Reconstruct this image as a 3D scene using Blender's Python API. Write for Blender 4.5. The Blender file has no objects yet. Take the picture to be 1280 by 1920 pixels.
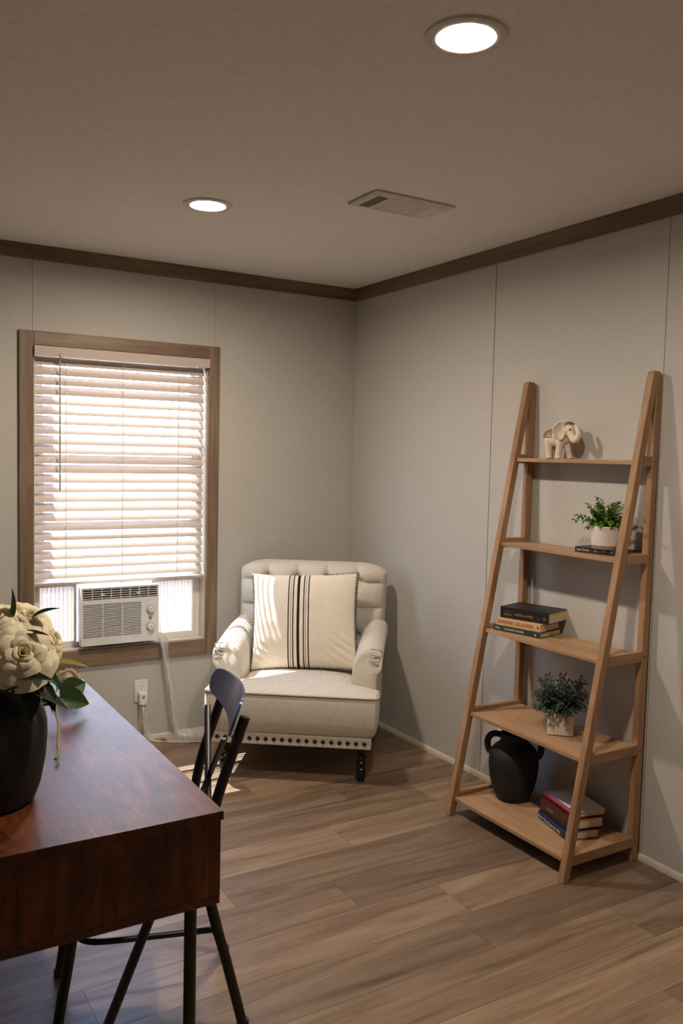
import bpy, bmesh, math, random
from mathutils import Vector, Matrix, noise
random.seed(7)
PI = math.pi
SC = bpy.context.scene
COL = SC.collection
V = Vector

# ------------------------------------------------------------------ camera, world, sun, exposure
def make_camera():
    f_px, yaw, pitch, roll = 1602.5, 0.5391, -0.0661, 0.0227
    fw = V((math.sin(yaw)*math.cos(pitch), math.cos(yaw)*math.cos(pitch), math.sin(pitch)))
    r = V((math.cos(yaw), -math.sin(yaw), 0)); u = r.cross(fw)
    c, s = math.cos(roll), math.sin(roll)
    r2 = c*r + s*u; u2 = -s*r + c*u
    cd = bpy.data.cameras.new('camera'); co = bpy.data.objects.new('camera', cd); COL.objects.link(co)
    cd.sensor_fit = 'AUTO'; cd.sensor_width = 36.0; cd.lens = 36.0*f_px/1920.0
    cd.clip_start = 0.05; cd.clip_end = 500
    m = Matrix((r2, u2, -fw)).transposed().to_4x4(); m.translation = V((-2.5988, -4.2334, 1.494))
    co.matrix_world = m
    SC.camera = co
make_camera()

SUN_DIR = V((0.54, -1.0, -2.05)).normalized()       # travel direction of the light
w = bpy.data.worlds.new('sky_world'); SC.world = w; w.use_nodes = True
nt = w.node_tree; nt.nodes.clear()
wo = nt.nodes.new('ShaderNodeOutputWorld'); bg = nt.nodes.new('ShaderNodeBackground')
tc = nt.nodes.new('ShaderNodeTexCoord'); sp = nt.nodes.new('ShaderNodeSeparateXYZ'); rp = nt.nodes.new('ShaderNodeValToRGB')
rp.color_ramp.elements[0].position = 0.0; rp.color_ramp.elements[0].color = (0.82, 0.91, 1.0, 1)
rp.color_ramp.elements[1].position = 1.0; rp.color_ramp.elements[1].color = (0.06, 0.13, 0.32, 1)
for po, co_ in ((0.20, (0.50, 0.62, 0.82, 1)), (0.55, (0.15, 0.26, 0.50, 1))):
    e_ = rp.color_ramp.elements.new(po); e_.color = co_
nt.links.new(tc.outputs['Generated'], sp.inputs[0]); nt.links.new(sp.outputs['Z'], rp.inputs[0])
nt.links.new(rp.outputs[0], bg.inputs[0]); nt.links.new(bg.outputs[0], wo.inputs[0])
bg.inputs[1].default_value = 14.0

sl = bpy.data.lights.new('sun', 'SUN'); sl.energy = 18.0; sl.angle = math.radians(0.53); sl.color = (0.96, 0.98, 1.0)
so = bpy.data.objects.new('sun', sl); COL.objects.link(so); so.location = (-3, 6, 8)
so.rotation_euler = SUN_DIR.to_track_quat('-Z', 'Y').to_euler()

LAMP_STRENGTH = 45.0
LAMP_WATTS = 15.0
LAMP_COLOR = (1.0, 0.86, 0.72)
vs = SC.view_settings
vs.view_transform = 'Standard'; vs.look = 'None'; vs.gamma = 1.0; vs.exposure = 0.55; vs.use_curve_mapping = False

# ------------------------------------------------------------------ material helpers
def lin(r, g, b):
    def f(c):
        c /= 255.0
        return c/12.92 if c <= 0.04045 else ((c+0.055)/1.055)**2.4
    return (f(r), f(g), f(b), 1.0)

class NT:
    def __init__(s, name):
        s.m = bpy.data.materials.new(name); s.m.use_nodes = True
        s.t = s.m.node_tree; s.t.nodes.clear()
        s.out = s.n('ShaderNodeOutputMaterial')
    def n(s, typ, **kw):
        nd = s.t.nodes.new(typ)
        for k, v in kw.items(): setattr(nd, k, v)
        return nd
    def l(s, a, b): s.t.links.new(a, b)
    def coord(s, kind='Object', scale=(1, 1, 1), rot=(0, 0, 0), rnd=False):
        t = s.n('ShaderNodeTexCoord'); mp = s.n('ShaderNodeMapping')
        mp.inputs['Scale'].default_value = scale; mp.inputs['Rotation'].default_value = rot
        s.l(t.outputs[kind], mp.inputs['Vector'])
        if rnd:
            oi = s.n('ShaderNodeObjectInfo'); mu = s.n('ShaderNodeMath', operation='MULTIPLY'); mu.inputs[1].default_value = 57.0
            s.l(oi.outputs['Random'], mu.inputs[0]); cb = s.n('ShaderNodeCombineXYZ')
            s.l(mu.outputs[0], cb.inputs[0]); s.l(mu.outputs[0], cb.inputs[1]); s.l(mu.outputs[0], cb.inputs[2])
            s.l(cb.outputs[0], mp.inputs['Location'])
            s.rand = oi.outputs['Random']
        return mp.outputs[0]
    def noise(s, vec, scale=5, detail=4, rough=0.55, dist=0.0):
        nd = s.n('ShaderNodeTexNoise'); nd.inputs['Scale'].default_value = scale; nd.inputs['Detail'].default_value = detail
        nd.inputs['Roughness'].default_value = rough; nd.inputs['Distortion'].default_value = dist
        s.l(vec, nd.inputs['Vector']); return nd.outputs['Fac']
    def ramp(s, fac, stops, interp='LINEAR'):
        r = s.n('ShaderNodeValToRGB'); cr = r.color_ramp; cr.interpolation = interp
        while len(cr.elements) < len(stops): cr.elements.new(0.5)
        for e, (p, c) in zip(cr.elements, stops): e.position = p; e.color = c
        s.l(fac, r.inputs[0]); return r.outputs[0]
    def mix(s, a, b, fac, mode='MIX'):
        m = s.n('ShaderNodeMix', data_type='RGBA', blend_type=mode)
        for sock, v in ((m.inputs[6], a), (m.inputs[7], b), (m.inputs[0], fac)):
            if hasattr(v, 'is_linked') or hasattr(v, 'links'): s.l(v, sock)
            else: sock.default_value = v
        return m.outputs[2]
    def bump(s, h, strength=0.2, dist=0.002):
        b = s.n('ShaderNodeBump'); b.inputs['Strength'].default_value = strength; b.inputs['Distance'].default_value = dist
        s.l(h, b.inputs['Height']); return b.outputs[0]
    def pbr(s, col, rough=0.5, spec=0.5, metal=0.0, normal=None, **kw):
        p = s.n('ShaderNodeBsdfPrincipled')
        for nm, v in (('Base Color', col), ('Roughness', rough), ('Specular IOR Level', spec), ('Metallic', metal)):
            if hasattr(v, 'links'): s.l(v, p.inputs[nm])
            else: p.inputs[nm].default_value = v
        for k, v in kw.items(): p.inputs[k].default_value = v
        if normal is not None: s.l(normal, p.inputs['Normal'])
        s.l(p.outputs[0], s.out.inputs[0]); s.p = p
        return s.m

def plain(name, col, rough=0.5, spec=0.5, metal=0.0, var=0.06, scale=30, bump=0.0, **kw):
    t = NT(name); vec = t.coord('Object'); n = t.noise(vec, scale, 3)
    dark = tuple(c*(1-var) for c in col[:3])+(1,); light = tuple(min(1, c*(1+var)) for c in col[:3])+(1,)
    c = t.ramp(n, [(0.3, dark), (0.7, light)])
    nm = t.bump(n, bump, 0.001) if bump else None
    return t.pbr(c, rough, spec, metal, nm, **kw)

def wood(name, c_dark, c_mid, c_light, axis='x', scale=1.0, rough=0.45, bump=0.08, rnd=True, tone=0.0, spec=0.4):
    t = NT(name)
    s = {'x': (1.0, 14, 14), 'y': (14, 1.0, 14), 'z': (14, 14, 1.0)}[axis]
    s = tuple(a*scale for a in s)
    vec = t.coord('Object', s, rnd=rnd)
    n1 = t.noise(vec, 1.3, 6, 0.6, 0.6); n2 = t.noise(vec, 9.0, 4, 0.6, 0.2)
    c = t.ramp(n1, [(0.28, c_dark), (0.5, c_mid), (0.72, c_light)])
    fine = t.ramp(n2, [(0.35, (0.72, 0.72, 0.72, 1)), (0.6, (1, 1, 1, 1))])
    c = t.mix(c, fine, 0.55, 'MULTIPLY')
    if tone and rnd:
        tr = t.ramp(t.rand, [(0.0, (1-tone, 1-tone, 1-tone, 1)), (1.0, (1+tone*0.5, 1+tone*0.5, 1+tone*0.5, 1))])
        c = t.mix(c, tr, 1.0, 'MULTIPLY')
    return t.pbr(c, rough, spec, 0, t.bump(n2, bump, 0.001))

M = {}
# walls: pale vinyl with a fine linen weave
t = NT('wall_vinyl'); v = t.coord('Object', (260, 260, 45)); v2 = t.coord('Object', (45, 45, 420))
a = t.noise(v, 1, 3, 0.7); b = t.noise(v2, 1, 3, 0.7)
mx = t.mix(a, b, 0.5)
c = t.ramp(mx, [(0.3, lin(176, 172, 164)), (0.7, lin(201, 197, 190))])
M['wall'] = t.pbr(c, 0.62, 0.3, 0, t.bump(mx, 0.12, 0.001))
M['gap'] = plain('seam_shadow_gap', lin(70, 56, 44), 0.8)
M['gap_light'] = plain('seam_filler', lin(150, 143, 132), 0.8)
t = NT('ceiling_texture'); v = t.coord('Object', (1, 1, 1)); n = t.noise(v, 55, 6, 0.65, 0.4)
n2 = t.noise(t.coord('Object', (9, 26, 9)), 3.2, 4, 0.7)
h = t.ramp(n2, [(0.60, (0, 0, 0, 1)), (0.70, (1, 1, 1, 1))])
hh = t.mix(n, h, 0.5)
M['ceiling'] = t.pbr(t.ramp(n, [(0.3, lin(228, 224, 217)), (0.7, lin(240, 237, 231))]), 0.85, 0.2, 0, t.bump(hh, 0.35, 0.004))
M['casing_v'] = wood('greige_trim_vertical', lin(98, 80, 62), lin(128, 108, 86), lin(150, 130, 106), 'z', 1.0, 0.5)
M['casing_h'] = wood('greige_trim_horizontal', lin(98, 80, 62), lin(128, 108, 86), lin(150, 130, 106), 'x', 1.0, 0.5)
M['crown_x'] = wood('crown_trim_x', lin(92, 76, 60), lin(116, 98, 78), lin(136, 116, 94), 'x', 1.0, 0.5)
M['crown_y'] = wood('crown_trim_y', lin(92, 76, 60), lin(116, 98, 78), lin(136, 116, 94), 'y', 1.0, 0.5)
# floor planks
t = NT('vinyl_plank'); vec = t.coord('Object', (0.9, 9, 9), rnd=True)
n1 = t.noise(vec, 1.5, 6, 0.62, 1.0); vec2 = t.coord('Object', (2.2, 60, 60), rnd=True); n2 = t.noise(vec2, 1.6, 5, 0.65, 0.3)
c = t.ramp(n1, [(0.25, lin(98, 78, 62)), (0.45, lin(138, 114, 92)), (0.6, lin(156, 132, 108)), (0.8, lin(176, 153, 127))])
c = t.mix(c, t.ramp(n2, [(0.32, (0.62, 0.60, 0.58, 1)), (0.55, (1, 1, 1, 1))]), 0.6, 'MULTIPLY')
oi = t.n('ShaderNodeObjectInfo')
c = t.mix(c, t.ramp(oi.outputs['Random'], [(0, (0.58, 0.57, 0.57, 1)), (0.5, (0.82, 0.82, 0.82, 1)), (1, (1.10, 1.09, 1.07, 1))]), 1.0, 'MULTIPLY')
M['plank'] = t.pbr(c, t.ramp(n2, [(0.3, (0.44, 0.44, 0.44, 1)), (0.7, (0.32, 0.32, 0.32, 1))]), 0.5, 0, t.bump(n2, 0.10, 0.001))
M['subfloor'] = plain('subfloor', lin(60, 48, 38), 0.8)
M['vinyl_white'] = plain('white_vinyl', lin(228, 226, 220), 0.4)
M['cream'] = plain('cream_trim', lin(206, 196, 178), 0.5)
M['white'] = plain('white_plastic', lin(224, 224, 222), 0.35)
M['grey_dark'] = plain('dark_grille', lin(62, 60, 56), 0.6)
M['knob_grey'] = plain('knob_grey', lin(168, 168, 166), 0.35)
M['badge'] = plain('badge_grey', lin(120, 120, 122), 0.3)
M['ring'] = plain('light_trim', lin(212, 206, 196), 0.5)
M['vent'] = plain('vent_paint', lin(204, 198, 188), 0.5)
M['vent_dark'] = plain('vent_slots', lin(70, 66, 62), 0.7)
M['black_metal'] = plain('black_metal', lin(20, 20, 22), 0.38, 0.5, 0, 0.1)
M['band_painted_sheen'] = plain('backrest_painted_blue_sheen', lin(46, 60, 108), 0.28, 0.7, 0, 0.1)  # black band; the window's blue reflection is painted into its base colour
M['black_gloss'] = plain('black_lacquer', lin(16, 14, 13), 0.22, 0.5)
t = NT('matte_black_ceramic'); n = t.noise(t.coord('Object'), 60, 4)
M['black_clay'] = t.pbr(t.ramp(n, [(0.3, lin(24, 24, 26)), (0.7, lin(33, 33, 36))]), 0.62, 0.4, 0, t.bump(n, 0.1, 0.001))
# glass
t = NT('window_glass'); tr = t.n('ShaderNodeBsdfTransparent'); gl = t.n('ShaderNodeBsdfGlossy'); gl.inputs['Roughness'].default_value = 0.02
mxs = t.n('ShaderNodeMixShader'); mxs.inputs[0].default_value = 0.05
t.l(tr.outputs[0], mxs.inputs[1]); t.l(gl.outputs[0], mxs.inputs[2]); t.l(mxs.outputs[0], t.out.inputs[0])
M['glass'] = t.m
def translucent(name, col, amount, rough=0.5, alpha=0.0):
    t = NT(name); n = t.noise(t.coord('Object'), 40, 3)
    c = t.ramp(n, [(0.3, tuple(x*0.96 for x in col[:3])+(1,)), (0.7, col)])
    m = t.pbr(c, rough, 0.3)
    tl = t.n('ShaderNodeBsdfTranslucent'); t.l(c, tl.inputs[0]); mx = t.n('ShaderNodeMixShader'); mx.inputs[0].default_value = amount
    t.l(t.p.outputs[0], mx.inputs[1]); t.l(tl.outputs[0], mx.inputs[2])
    res = mx.outputs[0]
    if alpha:
        tp = t.n('ShaderNodeBsdfTransparent'); m2 = t.n('ShaderNodeMixShader'); m2.inputs[0].default_value = alpha
        t.l(res, m2.inputs[1]); t.l(tp.outputs[0], m2.inputs[2]); res = m2.outputs[0]
    t.l(res, t.out.inputs[0]); return t.m
M['slat'] = translucent('blind_slat', lin(196, 181, 169), 0.02, 0.5)
M['pleat'] = translucent('pleated_panel', lin(234, 226, 220), 0.34, 0.5)
M['plastic_wrap'] = translucent('clear_plastic_wrap', lin(235, 235, 232), 0.30, 0.2, 0.70)
M['petal'] = translucent('rose_petal', lin(240, 228, 196), 0.25, 0.6)
M['petal_green'] = translucent('rose_petal_inner', lin(226, 222, 160), 0.25, 0.6)
M['leaf'] = translucent('rose_leaf', lin(52, 72, 36), 0.15, 0.4)
M['leaf_dark'] = translucent('rose_leaf_dark', lin(34, 46, 30), 0.12, 0.4)
M['leaf_yellow'] = translucent('rose_leaf_pale', lin(150, 142, 62), 0.25, 0.5)
M['stem'] = plain('rose_stem', lin(120, 118, 60), 0.5, var=0.2)
M['boxleaf'] = translucent('boxwood_leaf', lin(112, 146, 52), 0.25, 0.45)
M['boxleaf2'] = translucent('boxwood_leaf_dark', lin(66, 102, 36), 0.2, 0.45)
M['herb'] = translucent('herb_leaf', lin(82, 100, 82), 0.15, 0.55)
M['herb2'] = translucent('herb_leaf_dark', lin(60, 76, 64), 0.15, 0.55)
M['pot'] = plain('pot_glaze', lin(216, 206, 196), 0.4)
M['pot_base'] = plain('pot_unglazed', lin(150, 128, 108), 0.7)
M['soil'] = plain('soil', lin(40, 30, 24), 0.9, var=0.4)
M['shelf_y'] = wood('pale_oak_y', lin(150, 114, 82), lin(172, 136, 100), lin(190, 156, 120), 'y', 1.2, 0.5, 0.05, tone=0.08)
M['shelf_x'] = wood('pale_oak_x', lin(140, 104, 72), lin(164, 126, 90), lin(184, 148, 112), 'x', 1.2, 0.5, 0.05, tone=0.08)
M['shelf_z'] = wood('pale_oak_z', lin(140, 104, 72), lin(164, 126, 90), lin(184, 148, 112), 'z', 1.2, 0.5, 0.05, tone=0.08)
# rustic desk board
def rustic(name, sc, k=1.0):
    t = NT(name); vec = t.coord('Object', sc); n1 = t.noise(vec, 2.2, 6, 0.65, 1.5)
    n2 = t.noise(t.coord('Object', tuple(s*5 for s in sc)), 3.0, 5, 0.6, 0.3); n3 = t.noise(t.coord('Object'), 7, 5, 0.6, 0.8)
    c = t.ramp(n1, [(0.30, lin(44, 23, 12)), (0.48, lin(80, 42, 21)), (0.62, lin(100, 54, 27)), (0.78, lin(122, 70, 35))])
    c = t.mix(c, t.ramp(n2, [(0.35, (0.45, 0.42, 0.40, 1)), (0.58, (1, 1, 1, 1))]), 0.6, 'MULTIPLY')
    c = t.mix(c, t.ramp(n3, [(0.35, (0.45, 0.40, 0.36, 1)), (0.6, (1, 1, 1, 1))]), 0.6, 'MULTIPLY')
    c = t.mix(c, (k, k*0.96, k*0.9, 1), 1.0, 'MULTIPLY')
    return t.pbr(c, 0.33, 0.5, 0, t.bump(n2, 0.02, 0.001))
M['desk_y'] = rustic('rustic_board_y', (6, 1.2, 6), 1.3)
M['desk_z'] = rustic('rustic_board_z', (7, 7, 1.1), 1.6)
M['edge_line'] = plain('desk_edge_line', lin(120, 74, 40), 0.5)
# linen upholstery
t = NT('linen_fabric'); v1 = t.coord('Object', (420, 420, 60)); v2 = t.coord('Object', (60, 60, 420)); a = t.noise(v1, 1, 2, 0.6); b = t.noise(v2, 1, 2, 0.6)
mx = t.mix(a, b, 0.5); big = t.noise(t.coord('Object'), 14, 3)
c = t.ramp(mx, [(0.32, lin(186, 179, 165)), (0.68, lin(220, 213, 201))])
M['linen'] = t.pbr(c, 0.85, 0.2, 0, t.bump(mx, 0.25, 0.001), **{'Sheen Weight': 0.15})
M['linen_dark'] = plain('linen_seam', lin(166, 152, 130), 0.9)
M['piping'] = plain('linen_piping', lin(196, 178, 152), 0.85)
M['nail'] = plain('bronze_nail', lin(58, 40, 28), 0.35, 0.6, 0.6)
# pillow cover with a band of woven stripes
t = NT('striped_cotton'); tcn = t.n('ShaderNodeTexCoord'); sx = t.n('ShaderNodeSeparateXYZ'); t.l(tcn.outputs['Object'], sx.inputs[0])
wv = t.noise(t.coord('Object', (40, 40, 500)), 1, 2); wv2 = t.noise(t.coord('Object', (500, 40, 40)), 1, 2); wmx = t.mix(wv, wv2, 0.5)
jit = t.n('ShaderNodeMath', operation='MULTIPLY_ADD'); t.l(wv, jit.inputs[0]); jit.inputs[1].default_value = 0.004; t.l(sx.outputs[0], jit.inputs[2])
mr = t.n('ShaderNodeMapRange'); mr.inputs['From Min'].default_value = -0.25; mr.inputs['From Max'].default_value = 0.25; t.l(jit.outputs[0], mr.inputs[0])
cr_, bk = lin(232, 222, 206), lin(44, 34, 38)
lines = [(-0.0715, 0.0060), (-0.0600, 0.0022), (-0.0480, 0.0056), (-0.0235, 0.0125), (0.0040, 0.0062), (0.0145, 0.0022), (0.0265, 0.0060)]
stops = [(0.0, cr_)]
for x, wd in lines:
    stops.append(((x-wd/2+0.25)/0.5, bk)); stops.append(((x+wd/2+0.25)/0.5, cr_))
colr = t.ramp(mr.outputs[0], stops, 'CONSTANT')
colr = t.mix(colr, t.ramp(wmx, [(0.35, (0.86, 0.85, 0.84, 1)), (0.6, (1, 1, 1, 1))]), 0.8, 'MULTIPLY')
M['pillow'] = t.pbr(colr, 0.9, 0.15, 0, t.bump(wmx, 0.3, 0.001))
M['pillow_back'] = plain('cream_cotton', lin(226, 216, 198), 0.9)
M['thread'] = plain('black_thread', lin(34, 28, 30), 0.9)
M['cream_resin'] = plain('carved_resin', lin(222, 204, 180), 0.5, var=0.05)
M['resin_dark'] = plain('resin_antiqued', lin(140, 104, 76), 0.7, var=0.3, scale=300)
M['eye_dark'] = plain('eye_dark', lin(90, 70, 56), 0.5)
M['pages'] = plain('book_pages', lin(214, 192, 154), 0.9, var=0.08, scale=400)
def cover(name, rgb, rough=0.5): M[name] = plain(name, lin(*rgb), rough)
cover('cover_black', (26, 24, 25)); cover('cover_black2', (38, 33, 33)); cover('cover_tan', (206, 172, 120)); cover('cover_green', (32, 58, 48))
cover('cover_navy', (22, 26, 62)); cover('cover_brown', (72, 34, 26)); cover('cover_red', (150, 14, 30), 0.35); cover('cover_white', (206, 204, 198))
cover('print_gold', (176, 132, 84)); cover('print_white', (214, 208, 196)); cover('print_red', (150, 34, 44)); cover('print_blue', (60, 78, 110)); cover('print_grey', (92, 88, 86))
t = NT('led_lens'); em = t.n('ShaderNodeEmission'); em.inputs[0].default_value = LAMP_COLOR+(1,); em.inputs[1].default_value = LAMP_STRENGTH
t.l(em.outputs[0], t.out.inputs[0]); M['led'] = t.m
M['ground'] = plain('pale_gravel_ground', lin(190, 184, 172), 0.9, var=0.15, scale=2)
M['eave'] = plain('white_soffit', lin(220, 216, 208), 0.7)
M['siding'] = plain('pale_siding', lin(206, 202, 194), 0.7)

# ------------------------------------------------------------------ geometry helpers
class MB:
    def __init__(s): s.v = []; s.f = []
    def add(s, vs, fs, mat=None):
        o = len(s.v)
        s.v += [tuple(mat @ V(p)) if mat is not None else tuple(p) for p in vs]
        s.f += [tuple(i+o for i in f) for f in fs]
        return s
    def box(s, x0, x1, y0, y1, z0, z1, mat=None):
        vs = [(x, y, z) for x in (x0, x1) for y in (y0, y1) for z in (z0, z1)]
        fs = [(0, 1, 3, 2), (4, 6, 7, 5), (0, 4, 5, 1), (2, 3, 7, 6), (0, 2, 6, 4), (1, 5, 7, 3)]
        return s.add(vs, fs, mat)
    def prism(s, pts, axis, a, b, mat=None):
        """extrude a 2D outline between a and b along an axis (outline in the other two axes, in order)"""
        def mk(p, t):
            return {'x': (t, p[0], p[1]), 'y': (p[0], t, p[1]), 'z': (p[0], p[1], t)}[axis]
        n = len(pts); vs = [mk(p, a) for p in pts]+[mk(p, b) for p in pts]
        fs = [tuple(range(n))[::-1], tuple(range(n, 2*n))]+[(i, (i+1) % n, n+(i+1) % n, n+i) for i in range(n)]
        return s.add(vs, fs, mat)
    def lathe(s, prof, segs=32, mat=None, cap=True):
        vs = []; fs = []; n = len(prof)
        for k in range(segs):
            a = 2*PI*k/segs
            for r, z in prof: vs.append((r*math.cos(a), r*math.sin(a), z))
        for k in range(segs):
            k2 = (k+1) % segs
            for i in range(n-1): fs.append((k*n+i, k2*n+i, k2*n+i+1, k*n+i+1))
        if cap:
            if prof[0][0] > 1e-6: fs.append(tuple(k*n for k in range(segs))[::-1])
            if prof[-1][0] > 1e-6: fs.append(tuple(k*n+n-1 for k in range(segs)))
        return s.add(vs, fs, mat)
    def tube(s, path, rad, segs=10, mat=None, cap=True, flat=1.0, closed=False):
        path = [V(p) for p in path]; n = len(path)
        rads = rad if isinstance(rad, (list, tuple)) else [rad]*n
        vs = []; fs = []; up = None
        for i, p in enumerate(path):
            if closed: tg = (path[(i+1) % n]-path[i-1])
            else: tg = (path[min(i+1, n-1)]-path[max(i-1, 0)])
            tg.normalize()
            if up is None:
                up = V((0, 0, 1)) if abs(tg.z) < 0.9 else V((1, 0, 0))
            sd = tg.cross(up); sd.normalize(); up = sd.cross(tg); up.normalize()
            for k in range(segs):
                a = 2*PI*k/segs
                vs.append(tuple(p+sd*math.cos(a)*rads[i]+up*math.sin(a)*rads[i]*flat))
        m = n if closed else n-1
        for i in range(m):
            for k in range(segs):
                k2 = (k+1) % segs; j = (i+1) % n
                fs.append((i*segs+k, i*segs+k2, j*segs+k2, j*segs+k))
        if cap and not closed:
            fs.append(tuple(range(segs))[::-1]); fs.append(tuple((n-1)*segs+k for k in range(segs)))
        return s.add(vs, fs, mat)
    def grid(s, fn, nu, nv, mat=None, wrap_u=False):
        vs = [fn(i/(nu if wrap_u else nu-1), j/(nv-1)) for j in range(nv) for i in range(nu)]
        fs = []
        for j in range(nv-1):
            for i in range(nu if wrap_u else nu-1):
                i2 = (i+1) % nu
                fs.append((j*nu+i, j*nu+i2, (j+1)*nu+i2, (j+1)*nu+i))
        return s.add(vs, fs, mat)
    def ball(s, c, r, nu=16, nv=10, mat=None, rot=None):
        c = V(c); r = V(r) if hasattr(r, '__len__') else V((r, r, r))
        vs = []; fs = []
        R = rot.to_matrix() if rot is not None else Matrix.Identity(3)
        for j in range(nv+1):
            th = PI*j/nv
            for i in range(nu):
                ph = 2*PI*i/nu
                vs.append(tuple(c+R @ V((r.x*math.sin(th)*math.cos(ph), r.y*math.sin(th)*math.sin(ph), r.z*math.cos(th)))))
        for j in range(nv):
            for i in range(nu): fs.append((j*nu+i, (j+1)*nu+i, (j+1)*nu+(i+1) % nu, j*nu+(i+1) % nu))
        return s.add(vs, fs, mat)
    def mesh(s, name):
        me = bpy.data.meshes.new(name); me.from_pydata(s.v, [], s.f); me.validate()
        bm = bmesh.new(); bm.from_mesh(me); bmesh.ops.remove_doubles(bm, verts=bm.verts, dist=1e-6)
        bmesh.ops.dissolve_degenerate(bm, dist=1e-7, edges=bm.edges)
        bmesh.ops.recalc_face_normals(bm, faces=bm.faces); bm.to_mesh(me); bm.free()
        return me
    def build(s, name, mat, parent=None, smooth=False, bevel=0.0, loc=None, rot=None, segs=2):
        return obj(name, s.mesh(name), mat, parent, smooth, bevel, loc, rot, segs)

def obj(name, me, mat, parent=None, smooth=False, bevel=0.0, loc=None, rot=None, segs=2):
    o = bpy.data.objects.new(name, me); COL.objects.link(o)
    if mat is not None and not me.materials: me.materials.append(M[mat] if isinstance(mat, str) else mat)
    o.parent = parent
    if loc is not None: o.location = loc
    if rot is not None: o.rotation_euler = rot
    if smooth or bevel:
        me.polygons.foreach_set('use_smooth', [True]*len(me.polygons))
        me.set_sharp_from_angle(angle=math.radians(42))
    if bevel:
        b = o.modifiers.new('bevel', 'BEVEL'); b.width = bevel; b.segments = segs; b.limit_method = 'ANGLE'; b.angle_limit = math.radians(40)
        b.harden_normals = False
    return o

def thing(name, label, cat, loc=(0, 0, 0), rotz=0.0, group=None, rot=None):
    o = bpy.data.objects.new(name, None); COL.objects.link(o); o.location = loc
    o.rotation_euler = rot if rot is not None else (0, 0, rotz); o.empty_display_size = 0.05
    return tag(o, label, cat, group)
def tag(o, label, cat, group=None):
    o['label'] = label; o['category'] = cat
    if group: o['group'] = group
    return o
def struct(o, label=None):
    o['kind'] = 'structure'
    if label: o['label'] = label
    return o
def sempty(name, label):
    o = bpy.data.objects.new(name, None); COL.objects.link(o); return struct(o, label)

def text_mesh(body, size, thick=0.0003):
    cu = bpy.data.curves.new('lettering', 'FONT'); cu.body = body; cu.size = size; cu.extrude = thick; cu.align_x = 'LEFT'; cu.align_y = 'CENTER'
    cu.resolution_u = 2
    o = bpy.data.objects.new('lettering', cu); COL.objects.link(o)
    dg = bpy.context.evaluated_depsgraph_get(); me = bpy.data.meshes.new_from_object(o.evaluated_get(dg))
    bpy.data.objects.remove(o); return me

def bez(pts, n=8):
    """Catmull-Rom through points"""
    P = [V(p) for p in pts]; out = []
    for i in range(len(P)-1):
        p0 = P[max(i-1, 0)]; p1 = P[i]; p2 = P[i+1]; p3 = P[min(i+2, len(P)-1)]
        for k in range(n):
            t = k/n
            out.append(0.5*((2*p1)+(-p0+p2)*t+(2*p0-5*p1+4*p2-p3)*t*t+(-p0+3*p1-3*p2+p3)*t**3))
    out.append(P[-1]); return out

# ------------------------------------------------------------------ room shell
H = 2.44; XL = -4.1; YF = -5.7
WX0, WX1, WZ0, WZ1 = -1.774, -0.900, 0.503, 1.980      # window opening

fl = struct(MB().box(XL, 0.0, YF, 0.0, -0.06, -0.004).build('floor', 'subfloor'), 'wood look vinyl plank floor')
# planks run along x; rows are 0.197 wide
W = 0.1968; L = 1.22; y_ref = -1.3387
known = {0: -0.896, 2: -1.110, 4: -0.872, 5: -0.380, 7: -0.590, -2: -0.682, 3: -1.70+0.9, 1: -0.25, -1: -0.35, 6: -1.25, -3: -1.02, -4: -0.5, 8: -0.95}
share = {}
def plank(x0, x1, y0, y1):
    lx = round(x1-x0, 4); ly = round(y1-y0, 4)
    if lx < 0.02 or ly < 0.01: return
    if (lx, ly) not in share:
        g = 0.0005
        share[(lx, ly)] = MB().box(g, lx-g, g, ly-g, -0.004, 0.0).mesh('plank')
    o = obj('plank', share[(lx, ly)], 'plank', fl, False, 0.0, (x0, y0, 0))
rnd = random.Random(3)
n = -7
while True:
    y1 = min(0.0, y_ref-n*W); y0 = y_ref-(n+1)*W
    if y1 <= YF: break
    y0 = max(y0, YF)
    if y1 > y0:
        e = known.get(n, -rnd.uniform(0.1, L))
        while e-L > XL: e -= L
        xs = [XL]
        while e < 0: xs.append(e); e += L
        xs.append(0.0)
        for a, b in zip(xs[:-1], xs[1:]): plank(a, b, y0, y1)
    n += 1

ceil = struct(MB().box(XL, 0.0, YF, 0.0, H, H+0.05).build('ceiling', 'ceiling'), 'textured off white ceiling')

# back wall: outer slab with the window opening, thin vinyl panels in front
TH = 0.11
wb = MB()
wb.box(XL-TH, WX0, 0.008, TH, 0, H+0.05); wb.box(WX1, 0.0+TH, 0.008, TH, 0, H+0.05)
wb.box(WX0, WX1, 0.008, TH, 0, WZ0); wb.box(WX0, WX1, 0.008, TH, WZ1, H+0.05)
wall_back = struct(wb.build('wall_back', 'gap_light'), 'pale vinyl panelled wall with the window')
g = 0.0007
SX = [XL, -3.62, -2.70, -1.778, -0.862, 0.0]
for a, b in zip(SX[:-1], SX[1:]):
    if a < -1.7 and b > -1.0:
        MB().box(a+g, b-g, 0, 0.008, 0, WZ0).build('wall_panel', 'wall', wall_back)
        MB().box(a+g, b-g, 0, 0.008, WZ1, H).build('wall_panel', 'wall', wall_back)
    else:
        MB().box(a+g, b-g, 0, 0.008, 0, H).build('wall_panel', 'wall', wall_back)
wall_right = struct(MB().box(0.008, TH, YF-TH, 0.008, 0, H+0.05).build('wall_right', 'gap'), 'pale vinyl panelled wall behind the shelf')
SY = [0.0, -0.29, -1.2075, -2.141, -3.07, -4.0, -4.93, YF]
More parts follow.
